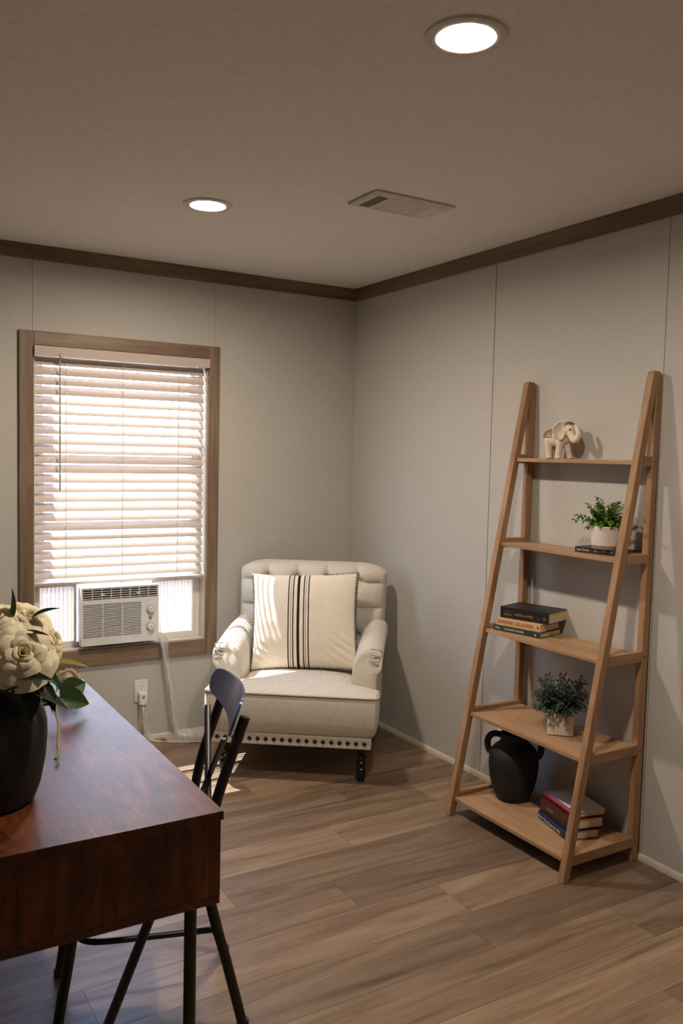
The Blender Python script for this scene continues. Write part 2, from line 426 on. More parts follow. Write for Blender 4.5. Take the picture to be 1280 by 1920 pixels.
for a, b in zip(SY[:-1], SY[1:]):
    if abs(a) < 1e-6: continue
    w_ = 0.0022 if abs(a+1.2075) < 0.01 or abs(a+2.141) < 0.01 else g
    MB().box(0, 0.008, b+g, a-w_, 0, H).build('wall_panel', 'wall', wall_right)
MB().box(0, 0.008, -1.2065, 0.0, 0, H)
# panel between the corner and the first open seam is one sheet
for o in list(wall_right.children):
    if o.name.startswith('wall_panel') and abs(max(v.co.y for v in o.data.vertices)+0.29) < 0.02:
        bpy.data.objects.remove(o)
MB().box(0, 0.008, -1.2075+0.0022, 0.0, 0, H).build('wall_panel', 'wall', wall_right)
wall_left = struct(MB().box(XL-TH, XL, YF-TH, TH, 0, H+0.05).build('wall_left', 'wall'), 'pale vinyl wall on the left, out of frame')
wall_front = struct(MB().box(XL-TH, TH, YF-TH, YF, 0, H+0.05).build('wall_front', 'wall'), 'pale vinyl wall behind the camera')
# crown trim and base moulding
def crown(name, axis, a, b, mat, sgn):
    prof = [(0.0, H), (-0.024, H), (-0.024, H-0.012), (-0.016, H-0.030), (-0.013, H-0.064), (0.0, H-0.065)]
    mb = MB()
    if axis == 'x': mb.prism(prof, 'x', a, b)
    else: mb.prism(prof, 'y', a, b)
    return mb
struct(crown('trim_1', 'x', XL, -0.0, 'crown_x', 1).build('trim_1', 'crown_x', None, True), 'dark greige crown moulding over the window wall')
struct(crown('trim_2', 'y', YF, -0.0, 'crown_y', 1).build('trim_2', 'crown_y', None, True), 'dark greige crown moulding over the right wall')
mbt = MB().prism([(XL, H), (XL+0.024, H), (XL+0.013, H-0.064), (XL, H-0.065)], 'y', YF, 0)
struct(mbt.build('trim_3', 'crown_y'), 'dark crown moulding on the left wall, out of frame')
mbt = MB().prism([(YF, H), (YF+0.024, H), (YF+0.013, H-0.064), (YF, H-0.065)], 'x', XL, 0)
struct(mbt.build('trim_4', 'crown_x'), 'dark crown moulding behind the camera')
bprof = [(0, 0.0), (-0.013, 0.0), (-0.013, 0.014), (-0.008, 0.022), (0, 0.024)]
struct(MB().prism(bprof, 'y', YF, 0).build('baseboard_right', 'cream', None, True), 'low cream base moulding along the right wall')
struct(MB().prism(bprof, 'x', XL, 0).build('baseboard_back', 'cream', None, True), 'low cream base moulding under the window')

# ------------------------------------------------------------------ outside: ground and eave
struct(MB().box(-60, 40, -50, 60, -0.75, -0.65).build('ground', 'ground'), 'pale ground outside the window')
struct(MB().box(-8, 4, TH, TH+0.16, 2.52, 2.64).build('roof_eave', 'eave'), 'roof overhang above the window')

# ------------------------------------------------------------------ window
win = sempty('window_1', 'window with greige wood casing behind a white blind')
cx0, cx1, cz0, cz1 = -1.840, -0.8380, 0.424, 2.045
MB().box(cx0, WX0, -0.018, 0, cz0, cz1).build('casing_board', 'casing_v', win, False, 0.002)
MB().box(WX1, cx1, -0.018, 0, cz0, cz1).build('casing_board', 'casing_v', win, False, 0.002)
MB().box(WX0+0.0005, WX1-0.0005, -0.018, 0, WZ1, cz1).build('casing_board', 'casing_h', win, False, 0.002)
MB().box(WX0+0.0005, WX1-0.0005, -0.018, 0, cz0, WZ0).build('casing_board', 'casing_h', win, False, 0.002)
# jamb liner
MB().box(WX0, WX0+0.006, 0, TH, WZ0, WZ1).build('jamb', 'cream', win); MB().box(WX1-0.006, WX1, 0, TH, WZ0, WZ1).build('jamb', 'cream', win)
MB().box(WX0+0.006, WX1-0.006, 0, TH, WZ0, WZ0+0.006).build('jamb', 'cream', win); MB().box(WX0+0.006, WX1-0.006, 0, TH, WZ1-0.006, WZ1).build('jamb', 'cream', win)
fx0, fx1, fz0, fz1 = WX0+0.006, WX1-0.006, WZ0+0.006, WZ1-0.006
fw_ = 0.026
for bx in ((fx0, fx0+fw_, fz0, fz1), (fx1-fw_, fx1, fz0, fz1), (fx0+fw_, fx1-fw_, fz0, fz0+fw_), (fx0+fw_, fx1-fw_, fz1-fw_, fz1)):
    MB().box(bx[0], bx[1], 0.062, 0.105, bx[2], bx[3]).build('window_frame', 'vinyl_white', win, False, 0.002)
# upper sash fixed, lower sash raised to rest on the air conditioner
def sash(z0, z1, y0, y1):
    s = MB(); b = 0.028
    s.box(fx0+fw_, fx0+fw_+b, y0, y1, z0, z1); s.box(fx1-fw_-b, fx1-fw_, y0, y1, z0, z1)
    s.box(fx0+fw_+b, fx1-fw_-b, y0, y1, z0, z0+b); s.box(fx0+fw_+b, fx1-fw_-b, y0, y1, z1-b, z1)
    so_ = s.build('sash', 'vinyl_white', win)
    MB().box(fx0+fw_+b, fx1-fw_-b, (y0+y1)/2-0.002, (y0+y1)/2+0.002, z0+b, z1-b).build('pane', 'glass', so_)
sash(1.24, fz1-fw_, 0.086, 0.104)
sash(0.832, 1.54, 0.064, 0.084)

# ------------------------------------------------------------------ blind
bl = thing('window_blind', 'white wide slat blind lowered over most of the window', 'blind', ((WX0+WX1)/2, 0.0, 0.83))
bx0, bx1 = -0.430, 0.424
MB().box(-0.4375, 0.440, -0.030, 0.030, 1.108, 1.147).build('head_rail', 'slat', bl, False, 0.002)
MB().box(-0.4375, 0.4375, -0.034, -0.0305, 1.100, 1.1465).build('valance', 'slat', bl, False, 0.001)
SW = 0.0485; tilt = math.radians(55.5); nsl = 23
prof = []
for k in range(9):
    q = -0.5+k/8; prof.append((q*SW, 0.0016*(1-4*q*q)))
outl = [(a, b+0.0013) for a, b in prof]+[(a, b-0.0013) for a, b in reversed(prof)]
ct, st = math.cos(tilt), math.sin(tilt)
outl = [(a*ct-b*st, a*st+b*ct) for a, b in outl]      # outer edge up, room edge down
slat_me = MB().prism(outl, 'x', bx0, bx1).mesh('slat')
zs0, zs1 = 0.055, 1.082; pitch_ = (zs1-zs0)/(nsl-1)
for i in range(nsl):
    obj('slat', slat_me, 'slat', bl, True, 0, (0, 0.026, zs0+i*pitch_))
MB().box(bx0, bx1, 0.002, 0.052, 0.0, 0.016).build('bottom_rail', 'slat', bl, False, 0.003)
for x in (-0.285, -0.008, 0.280):
    MB().tube([(x, -0.0005, 0.012), (x, -0.0005, 1.11)], 0.0013, 6).build('ladder_cord', 'slat', bl)
    MB().tube([(x, 0.0535, 0.012), (x, 0.0535, 1.11)], 0.0013, 6).build('ladder_cord', 'slat', bl)
    MB().lathe([(0.009, -0.004), (0.009, 0.0)], 12).build('rail_plug', 'slat', bl, False, 0, (x, 0.02, 0.0))
MB().tube([(-0.316, -0.012, 0.46), (-0.316, -0.010, 1.12)], 0.0042, 8).build('tilt_wand', 'knob_grey', bl, True)
MB().box(-0.322, -0.310, -0.042, -0.0342, 1.095, 1.115).build('wand_hook', 'knob_grey', bl)

# ------------------------------------------------------------------ air conditioner in the window
ac = thing('air_conditioner', 'white window air conditioner on the sill under the blind', 'air conditioner', (-1.364, 0.0, 0.530))
AW, AH, AY = 0.1945, 0.288, -0.045
MB().box(-AW+0.008, AW-0.008, 0.0, 0.42, 0.002, AH-0.008).build('case', 'white', ac, False, 0.004)
fp = MB()      # front panel built as a frame around the grilles
zt = AH; gx0, gx1, gz0, gz1 = -0.186, 0.104, 0.040, 0.206     # intake grille opening
lx0, lx1, lz0, lz1 = -0.188, 0.188, 0.226, 0.282               # outlet opening
fp.box(-AW, AW, AY, 0.0, 0.0, gz0); fp.box(-AW, gx0, AY, 0.0, gz0, gz1); fp.box(gx1, AW, AY, 0.0, gz0, gz1)
fp.box(-AW, AW, AY, 0.0, gz1, lz0); fp.box(-AW, lx0, AY, 0.0, lz0, lz1); fp.box(lx1, AW, AY, 0.0, lz0, lz1); fp.box(-AW, AW, AY, 0.0, lz1, zt)
fp.box(-AW+0.01, AW-0.01, AY+0.012, 0.0, -0.016+0.016, 0.001)
fpo = fp.build('front_panel', 'white', ac)
MB().box(gx0, gx1, AY+0.018, -0.001, gz0, gz1).build('intake_filter', 'grey_dark', ac)
MB().box(lx0, lx1, AY+0.030, -0.001, lz0, lz1).build('outlet_cavity', 'grey_dark', ac)
nsl2 = 20
bar = MB().box(gx0, gx1, AY+0.001, AY+0.014, 0, 0.0040).mesh('grille_slat')
for i in range(nsl2): obj('grille_slat', bar, 'white', ac, False, 0, (0, 0, gz0+0.0045+i*(gz1-gz0)/nsl2))
for x in (gx0+0.096, gx0+0.193): MB().box(x-0.0018, x+0.0018, AY, AY+0.015, gz0, gz1).build('grille_rib', 'white', ac)
for i in range(5): MB().box(lx0, lx1, AY+0.002, AY+0.012, lz0+0.006+i*0.0112, lz0+0.0085+i*0.0112).build('louvre', 'white', ac)
for i in range(1, 8): MB().box(lx0+i*0.047-0.0014, lx0+i*0.047+0.0014, AY+0.001, AY+0.014, lz0, lz1).build('louvre_rib', 'white', ac)
for x in (-0.09, 0.09): MB().ball((x, AY+0.004, lz0+0.022), (0.011, 0.006, 0.004), 12, 8).build('louvre_tab', 'white', ac, True)
for z in (0.160, 0.071):
    k = MB().lathe([(0.0195, 0.0), (0.0195, 0.004), (0.016, 0.006), (0.0155, 0.016), (0.013, 0.018), (0.0, 0.018)], 28).build('knob', 'white', ac, True, 0, (0.152, AY, z), (PI/2, 0, 0))
    MB().lathe([(0.0195, 0.0), (0.0215, 0.0), (0.0215, 0.0025), (0.0195, 0.0025)], 28, cap=False).build('dial_ring', 'badge', k, True)
    MB().box(-0.0012, 0.0012, 0.002, 0.013, 0.018, 0.0195).build('pointer', 'badge', k)
    for a in range(9):
        an = math.radians(-130+a*32)
        MB().box(-0.0006, 0.0006, 0.0245, 0.0280, 0, 0.0004, Matrix.Rotation(an, 4, 'Z')).build('dial_mark', 'badge', k)
bd = MB().lathe([(0.0085, 0.0), (0.0085, 0.002), (0.0, 0.0026)], 24).build('logo_badge', 'badge', ac, True, 0, (0.152, AY, 0.116), (PI/2, 0, 0))
MB().tube([(0.0062*math.cos(2*PI*i/20), 0.0062*math.sin(2*PI*i/20), 0.0026) for i in range(20)], 0.0006, 6, closed=True).build('logo_ring', 'white', bd)
MB().tube(bez([(-0.003, 0.001, 0.003), (0, 0.0025, 0.003), (0.0005, -0.002, 0.003), (0.003, -0.001, 0.003)], 5), 0.0005, 6).build('logo_script', 'white', bd)
# pleated side panels
def pleats(x0, x1, name):
    n = max(8, int((x1-x0)/0.0095)); pts = []
    for i in range(n+1): pts.append((x0+(x1-x0)*i/n, 0.010 if i % 2 else 0.0))
    vs = []; fs = []
    for x, y in pts: vs += [(x, 0.066+y, 0.0), (x, 0.066+y, 0.298)]
    for i in range(n): fs.append((2*i, 2*i+2, 2*i+3, 2*i+1))
    o = MB().add(vs, fs).build(name, 'pleat', ac)
    so_ = o.modifiers.new('solid', 'SOLIDIFY'); so_.thickness = 0.001
    f = MB(); f.box(x0-0.004, x1+0.004, 0.061, 0.082, 0.285, 0.301); f.box(x0-0.004, x1+0.004, 0.061, 0.082, -0.004, 0.010)
    f.box(x0-0.010, x0+0.002, 0.060, 0.083, -0.004, 0.301); f.box(x1-0.002, x1+0.010, 0.060, 0.083, -0.004, 0.301)
    f.build('panel_rail', 'vinyl_white', o)
pleats(-0.372, -AW-0.008, 'side_panel'); pleats(AW+0.008, 0.420, 'side_panel')

# ------------------------------------------------------------------ wall outlets and cord
def outlet(label, loc, rotz):
    o = thing('wall_outlet', label, 'outlet', loc, rotz, 'wall outlets')
    MB().box(-0.035, 0.035, -0.006, 0, -0.0575, 0.0575).build('cover_plate', 'white', o, False, 0.003)
    for z in (0.020, -0.020):
        r = MB().lathe([(0.0165, 0), (0.0165, 0.0015), (0.0, 0.0015)], 20).build('receptacle', 'vinyl_white', o, False, 0, (0, -0.006, z), (PI/2, 0, 0))
        for x in (-0.006, 0.006): MB().box(x-0.001, x+0.001, 0.000, 0.008, 0.0014, 0.0022).build('slot', 'vent_dark', r)
        MB().lathe([(0.0025, 0.0014), (0.0025, 0.0022), (0, 0.0022)], 10).build('slot', 'vent_dark', r, False, 0, (0, -0.008, 0))
    return o
outlet('white wall outlet with plug under the window', (-1.244, 0, 0.262), 0.0)
outlet('white wall outlet behind the black jug on the shelf', (0, -1.355, 0.262), -PI/2)
cord = thing('power_cord', 'white power cord in clear plastic wrap from air conditioner to outlet', 'cord', (-1.244, -0.008, 0.0))
MB().box(-0.021, 0.021, -0.036, -0.0005, 0.196, 0.262).build('plug', 'white', cord, False, 0.006)
MB().box(-0.006, 0.006, -0.0365, -0.036, 0.232, 0.244).build('plug_button', 'badge', cord)
MB().tube(bez([(0.0, -0.022, 0.20), (0.004, -0.026, 0.15), (0.012, -0.028, 0.07), (0.03, -0.04, 0.018), (0.08, -0.07, 0.007), (0.17, -0.12, 0.006), (0.26, -0.155, 0.006), (0.33, -0.13, 0.006), (0.29, -0.07, 0.008), (0.21, -0.04, 0.012), (0.175, -0.035, 0.05), (0.155, -0.035, 0.15), (0.140, -0.035, 0.30), (0.112, -0.036, 0.42), (0.092, -0.036, 0.52), (0.072, -0.020, 0.545)], 7), 0.0042, 8).build('cable', 'white', cord, True)
def wrap(pts, rads, seed, name='plastic_wrap', segs=18):
    P = bez(pts, 8); n = len(P); rn = random.Random(seed)
    R = [rads[0]]*n
    for i in range(n):
        t = i/(n-1)*(len(rads)-1); k = min(int(t), len(rads)-2); R[i] = rads[k]+(rads[k+1]-rads[k])*(t-k)
    mb = MB().tube(P, R, segs, cap=False)
    mb.v = [tuple(V(p)+noise.noise_vector(V(p)*45+V((seed*3.1, 0, 0)))*0.007+noise.noise_vector(V(p)*110)*0.0012) for p in mb.v]
    mb.v = [(x, min(y, 0.005), max(z, 0.0015)) for x, y, z in mb.v]
    return mb.build(name, 'plastic_wrap', cord, True)
wrap([(0.075, -0.028, 0.562), (0.100, -0.034, 0.525), (0.108, -0.038, 0.47), (0.125, -0.038, 0.36), (0.150, -0.038, 0.20), (0.165, -0.040, 0.08), (0.19, -0.05, 0.028), (0.26, -0.07, 0.016), (0.31, -0.09, 0.012)], [0.010, 0.024, 0.018, 0.018, 0.022, 0.022, 0.018, 0.014, 0.010], 1)
wrap([(0.0, -0.028, 0.19), (0.006, -0.030, 0.12), (0.018, -0.034, 0.07), (0.03, -0.044, 0.025), (0.05, -0.055, 0.018)], [0.018, 0.024, 0.020, 0.022, 0.012], 2)
wrap([(0.10, -0.085, 0.018), (0.15, -0.11, 0.024), (0.21, -0.125, 0.030), (0.28, -0.14, 0.022), (0.33, -0.145, 0.010)], [0.008, 0.030, 0.040, 0.034, 0.012], 3)
MB().box(-0.011, 0.011, -0.004, 0.004, 0, 0.0012).build('cord_tag', 'cover_red', cord, False, 0, (0.092, -0.082, 0.0165), (0.1, 0.2, -0.5))

# ------------------------------------------------------------------ ceiling fixtures
def downlight(label, x, y):
    o = thing('recessed_light', label, 'ceiling light', (x, y, H), 0, 'recessed ceiling lights')
    MB().lathe([(0.066, -0.001), (0.068, -0.006), (0.080, -0.008), (0.092, -0.005), (0.094, 0.0)], 48, cap=False).build('trim_ring', 'ring', o, True)
    MB().lathe([(0.0, -0.0075), (0.04, -0.007), (0.062, -0.005), (0.066, -0.001)], 48, cap=False).build('lens', 'led', o, True)
    ld = bpy.data.lights.new('led_module', 'AREA'); ld.shape = 'DISK'; ld.size = 0.125; ld.energy = LAMP_WATTS; ld.color = LAMP_COLOR; ld.spread = math.radians(170)
    lo = bpy.data.objects.new('led_module', ld); COL.objects.link(lo); lo.parent = o; lo.location = (0, 0, -0.009)
downlight('large bright round ceiling light nearest the camera', -1.360, -2.660)
downlight('smaller round ceiling light farther back toward the window', -1.345, -1.090)
vt = thing('ceiling_vent', 'cream rectangular air vent in the ceiling near the corner', 'vent', (-0.744, -1.522, H))
f = MB(); f.box(-0.178, 0.178, -0.100, -0.052, -0.007, 0); f.box(-0.178, 0.178, 0.085, 0.100, -0.007, 0)
f.box(-0.178, -0.136, -0.052, 0.085, -0.007, 0); f.box(-0.092, -0.060, -0.052, 0.085, -0.007, 0); f.box(0.090, 0.114, -0.052, 0.085, -0.007, 0); f.box(0.164, 0.178, -0.052, 0.085, -0.007, 0)
f.build('vent_frame', 'vent', vt, False, 0.002)
MB().box(-0.060, 0.090, -0.052, 0.085, -0.006, -0.001).build('damper_plate', 'cream', vt)
MB().box(-0.136, -0.092, -0.052, 0.085, -0.0015, 0).build('vent_slot', 'vent_dark', vt); MB().box(0.114, 0.164, -0.052, 0.085, -0.0015, 0).build('vent_slot', 'vent_dark', vt)
for i in range(5):
    MB().box(-0.0045, 0.0045, -0.052, 0.085, -0.0005, 0.0005).build('louvre', 'vent', vt, False, 0, (-0.132+i*0.0095, 0, -0.005), (0, math.radians(-52), 0))
for i in range(6):
    MB().box(-0.0060, 0.0060, -0.052, 0.085, -0.0005, 0.0005).build('louvre', 'vinyl_white', vt, False, 0, (0.118+i*0.0086, 0, -0.006), (0, math.radians(40), 0))
for x in (-0.165, 0.170): MB().ball((x, 0, -0.007), (0.003, 0.003, 0.0015), 8, 6).build('screw', 'badge', vt)

# ------------------------------------------------------------------ desk
dk = thing('desk', 'rustic brown wood desk with black metal legs beside the window', 'desk', (-2.18, -1.99, 0.0))
def D(x0, x1, y0, y1, z0, z1): return MB().box(x0+2.18, x1+2.18, y0+1.99, y1+1.99, z0, z1)
dx0, dx1, dy0, dy1 = -2.462, -1.904, -2.622, -1.362
D(dx0, dx1, dy0, dy1, 0.729, 0.748).build('desk_top', 'desk_y', dk, False, 0.0012)
D(dx0+0.004, dx1-0.004, dy0+0.006, dy0+0.024, 0.5655, 0.7285).build('end_panel', 'desk_z', dk, False, 0.0008)
D(dx0+0.004, dx1-0.004, dy1-0.024, dy1-0.006, 0.5655, 0.7285).build('end_panel', 'desk_z', dk, False, 0.0008)
D(dx0+0.004, dx0+0.020, dy0+0.0245, dy1-0.0245, 0.5655, 0.7285).build('back_panel', 'desk_y', dk)
D(dx0+0.004, dx1-0.004, dy0+0.006, dy1-0.006, 0.547, 0.565).build('bottom_board', 'desk_y', dk, False, 0.0015)
D(-2.19, dx1-0.03, -2.0, -1.985, 0.5655, 0.7285).build('divider', 'desk_z', dk)
for ya, yb in ((dy0+0.026, -2.002), (-1.983, dy1-0.026)):
    d_ = D(dx1-0.026, dx1-0.006, ya, yb, 0.568, 0.726).build('drawer_front', 'desk_y', dk, False, 0.001)
    MB().tube([(0, -0.06, 0), (0.018, -0.055, 0), (0.018, 0.055, 0), (0, 0.06, 0)], 0.004, 8).build('handle', 'black_metal', d_, True, 0, (dx1-0.006+2.18, (ya+yb)/2+1.99, 0.65))
for ye in (dy0+0.040, dy1-0.040):
    for xe in (-1.960, dx0+0.058):
        MB().tube([(xe+2.18, ye+1.99, 0.0), (xe+2.18, ye+1.99, 0.5465)], 0.0132, 14).build('leg', 'black_metal', dk, True)
    MB().tube([(-2.043+2.18, ye+1.99, 0.5465), (-2.27+2.18, ye+1.99, 0.012)], 0.0102, 12).build('diagonal_leg', 'black_metal', dk, True)

# ------------------------------------------------------------------ metal cafe chair
mc = thing('metal_chair', 'black metal cross back chair pushed up to the desk', 'chair', (-1.652, -2.118, 0.0), math.radians(165.2))
def rear_leg(s):
    P = bez([(0.0, s*0.172, 0.0), (0.045, s*0.170, 0.18), (0.088, s*0.168, 0.34), (0.100, s*0.166, 0.46), (0.078, s*0.164, 0.60), (0.040, s*0.163, 0.72), (0.006, s*0.162, 0.822)], 6)
    return MB().tube(P, 0.0135, 14)
for s in (-1, 1):
    lg = rear_leg(s).build('rear_leg', 'black_metal', mc, True)
    MB().lathe([(0.0155, 0), (0.0155, 0.02), (0.0137, 0.024)], 14).build('foot_cap', 'black_metal', lg, True, 0, (0.001, s*0.172, 0.0))
    P = bez([(0.47, s*0.172, 0.0), (0.452, s*0.170, 0.13), (0.428, s*0.166, 0.28), (0.410, s*0.160, 0.436)], 6)
    lg = MB().tube(P, 0.0132, 14).build('front_leg', 'black_metal', mc, True)
    MB().lathe([(0.0155, 0), (0.0155, 0.02), (0.0137, 0.024)], 14).build('foot_cap', 'black_metal', lg, True, 0, (0.469, s*0.172, 0.0))
    MB().ball((0.076, s*0.158, 0.262), 0.008, 10, 8).build('bolt', 'black_metal', mc, True)
P = bez([(0.070, 0.160, 0.268), (0.25, 0.158, 0.270), (0.38, 0.150, 0.272), (0.418, 0.10, 0.272), (0.422, 0.0, 0.272), (0.418, -0.10, 0.272), (0.38, -0.150, 0.272), (0.25, -0.158, 0.270), (0.070, -0.160, 0.268)], 8)
MB().tube(P, 0.0080, 10).build('stretcher', 'black_metal', mc, True)
seat_pts = []
for i in range(40):
    a = 2*PI*i/40; ca, sa = math.cos(a), math.sin(a)
    x = 0.275+0.185*abs(ca)**0.5*(1 if ca > 0 else -1); yw = 0.186-0.016*((0.275-x)/0.185)
    seat_pts.append((x, yw*abs(sa)**0.5*(1 if sa > 0 else -1)))
MB().prism(seat_pts, 'z', 0.436, 0.456).build('seat', 'black_metal', mc, True, 0.006)
# curved backrest band
def band(u, v, off):
    a = (u-0.5)*2; y = a*0.214
    half = (0.041+0.009*a)*(max(0.0, 1-abs(a)**12.0))**0.5+0.003
    zc = 0.829; q = (v-0.5)*2; z = zc+q*half
    x = 0.083-0.030*(1-a*a)-(z-0.72)*0.35+off
    return (x, y, z)
bm_ = MB(); nu, nv = 41, 13
fr_v = [band(i/(nu-1), j/(nv-1), 0.0) for j in range(nv) for i in range(nu)]; bk_v = [band(i/(nu-1), j/(nv-1), -0.007) for j in range(nv) for i in range(nu)]
fs = []
for j in range(nv-1):
    for i in range(nu-1):
        q = (j*nu+i, j*nu+i+1, (j+1)*nu+i+1, (j+1)*nu+i); fs.append(q); fs.append(tuple(k+nu*nv for k in reversed(q)))
per = [i for i in range(nu)]+[j*nu+nu-1 for j in range(1, nv)]+[(nv-1)*nu+i for i in range(nu-2, -1, -1)]+[j*nu for j in range(nv-2, 0, -1)]
for k in range(len(per)):
    a, b = per[k], per[(k+1) % len(per)]; fs.append((a, b, b+nu*nv, a+nu*nv))
bm_.add(fr_v+bk_v, fs).build('backrest', 'band_painted_sheen', mc, True)
def flatbar(p, q):
    return MB().tube([p, (V(p)+V(q))/2, q], 0.009, 8, flat=0.35)
flatbar((0.062, -0.15, 0.765), (0.094, 0.155, 0.470)).build('cross_bar', 'black_metal', mc, True)
flatbar((0.056, 0.15, 0.765), (0.088, -0.155, 0.470)).build('cross_bar', 'black_metal', mc, True)

# ------------------------------------------------------------------ armchair (local: x to its right as seen, y to its back)
ar = thing('armchair', 'cream linen tufted armchair with nailhead trim in the corner', 'armchair', (-0.815, -0.848, 0.0), math.radians(-36.41))
leg_prof = [(0.014, 0.0), (0.018, 0.006), (0.019, 0.018), (0.024, 0.050), (0.025, 0.062), (0.017, 0.072), (0.017, 0.076), (0.025, 0.084), (0.026, 0.092), (0.018, 0.101), (0.018, 0.105), (0.027, 0.116), (0.028, 0.126), (0.020, 0.138), (0.023, 0.150), (0.024, 0.174)]
leg_me = MB().lathe(leg_prof, 24).mesh('leg')
for x in (-0.32, 0.32): obj('leg', leg_me, 'black_gloss', ar, True, 0, (x, 0.055, 0))
back_leg = MB()
for x in (-0.31, 0.31): MB().tube([(x, 0.68, 0.0), (x, 0.64, 0.174)], [0.016, 0.024], 12).build('leg', 'black_gloss', ar, True)
MB().box(-0.367, 0.367, -0.022, 0.665, 0.172, 0.226).build('base_rail', 'linen', ar, True, 0.006)
for i in range(19):
    MB().ball((-0.337+i*0.03745, -0.0225, 0.200), (0.0098, 0.005, 0.0098), 12, 8).build('nailhead', 'nail', ar, True)
for s in (-1, 1):
    for i in range(4): MB().ball((s*0.3675, 0.03+i*0.0375, 0.200), (0.005, 0.0098, 0.0098), 10, 6).build('nailhead', 'nail', ar, True)
# seat: T shaped block with a crowned top and slightly bulging front
def seat_outline():
    pts = [(-0.378, -0.040), (0.378, -0.040), (0.392, -0.026), (0.392, 0.085), (0.384, 0.100), (0.272, 0.104), (0.262, 0.115), (0.258, 0.56), (-0.258, 0.56), (-0.262, 0.115), (-0.272, 0.104), (-0.384, 0.100), (-0.392, 0.085), (-0.392, -0.026)]
    out = []
    n = len(pts)
    for i in range(n):
        a, b = V(pts[i]+(0,)), V(pts[(i+1) % n]+(0,)); m = max(1, int((b-a).length/0.028))
        for k in range(m): out.append(a.lerp(b, k/m))
    return [(p.x, p.y) for p in out]
so_ = seat_outline(); ns = len(so_)
cy_ = 0.18
def ring(z, grow, pull=0.0):
    res = []
    for x, y in so_:
        gx = (1 if x > 0 else -1)*grow*min(1, abs(x)/0.25); gy = -grow if y < 0.0 else 0.0
        res.append((x*(1-pull)+gx, (y-cy_)*(1-pull)+cy_+gy, z+(0.0)))
    return res
rings = [ring(0.2275, -0.020), ring(0.245, -0.006), ring(0.29, 0.003), ring(0.34, 0.006), ring(0.385, 0.004), ring(0.408, 0.0), ring(0.4165, -0.006)]
for pl, z in ((0.05, 0.4205), (0.14, 0.427), (0.30, 0.434), (0.55, 0.440), (0.8, 0.443)): rings.append(ring(z, -0.006*(1-pl), pl))
vs = [p for r in rings for p in r]; fs = []
for j in range(len(rings)-1):
    for i in range(ns): fs.append((j*ns+i, j*ns+(i+1) % ns, (j+1)*ns+(i+1) % ns, (j+1)*ns+i))
fs.append(tuple(range(ns))[::-1]); c0 = len(vs); vs.append((0, cy_, 0.4435)); k0 = (len(rings)-1)*ns
for i in range(ns): fs.append((k0+i, k0+(i+1) % ns, c0))
seat = MB().add(vs, fs).build('seat', 'linen', ar, True)
pp = [(x, y, 0.413) for x, y, z in ring(0, 0.003)]
front_idx = [i for i in range(ns) if so_[i][1] < 0.112]
pipe = [V(p) for p in pp if p[1] < 0.118]
ordr = sorted(range(len(pipe)), key=lambda i: math.atan2(pipe[i].x, -(pipe[i].y-0.2)))
MB().tube([pipe[i] for i in ordr], 0.0042, 8).build('piping', 'piping', seat, True)
# arms: rolled profile lofted from front to back
def arm(s):
    prof = [(0.262, 0.36), (0.260, 0.44), (0.262, 0.50), (0.268, 0.555), (0.283, 0.605), (0.310, 0.640), (0.345, 0.652), (0.378, 0.640), (0.400, 0.612), (0.404, 0.580), (0.396, 0.552), (0.384, 0.530), (0.380, 0.480), (0.380, 0.38), (0.378, 0.30), (0.374, 0.228), (0.320, 0.228), (0.270, 0.228)]
    P = bez([(x, 0, z) for x, z in prof]+[(prof[0][0], 0, prof[0][1])], 3)[:-1]
    n = len(P); cx, cz = 0.325, 0.44
    vs = []; fs = []
    secs = []
    for k in range(7):                                    # rounded front
        a = k/6*PI/2; sc = 0.80+0.20*math.sin(a); secs.append((0.112+0.034*(1-math.sin(a)) if False else 0.138-0.030*math.cos(a), sc))
    for k in range(1, 13): secs.append((0.138+k*0.0435, 1.0))
    for y, sc in secs:
        t_ = (y-0.108)/0.55
        for p in P:
            up = max(0.0, (p.z-0.40)/0.25)
            drop = -0.055*(1-t_)**2*up                    # arm falls toward the front
            x = cx+(p.x-cx)*(0.62+0.38*sc if p.z > 0.35 else 1.0); z = cz+(p.z-cz)*(sc if p.z > cz else 1.0)+drop
            vs.append((s*x, y+ (0.030*(max(0, (p.z-0.45))/0.2)**2)*(1-t_), z))
    m = len(secs)
    for j in range(m-1):
        for i in range(n): fs.append((j*n+i, j*n+(i+1) % n, (j+1)*n+(i+1) % n, (j+1)*n+i))
    # front cap, slightly domed
    c1 = len(vs); vs.append((s*0.322, 0.104, 0.44)); 
    mid = len(vs)
    for i in range(n):
        p = V(vs[i]); q = V((s*0.322, 0.103, p.z*0.5+0.22)); vs.append(tuple(p.lerp(q, 0.45)+V((0, -0.004, 0))))
    for i in range(n):
        fs.append((i, (i+1) % n, mid+(i+1) % n, mid+i)); fs.append((mid+i, mid+(i+1) % n, c1))
    k1 = (m-1)*n; fs.append(tuple(k1+i for i in range(n)))
    a_ = MB().add(vs, fs).build('arm', 'linen', ar, True)
    for dz, dy in ((0.0, 0.0), (-0.030, -0.004), (-0.066, -0.008)):   # folded pleats on the roll
        pts = bez([(s*(0.345-abs(dz)*0.1), 0.122+dy, 0.600+dz*0.75), (s*(0.372), 0.124+dy, 0.600+dz), (s*(0.393), 0.140+dy, 0.590+dz), (s*(0.3985), 0.160, 0.577+dz)], 5)
        MB().tube(pts, [0.001, 0.002]+[0.0026]*(len(pts)-4)+[0.002, 0.001], 6).build('pleat', 'linen_dark', a_, True)
    return a_
arm(1); arm(-1)
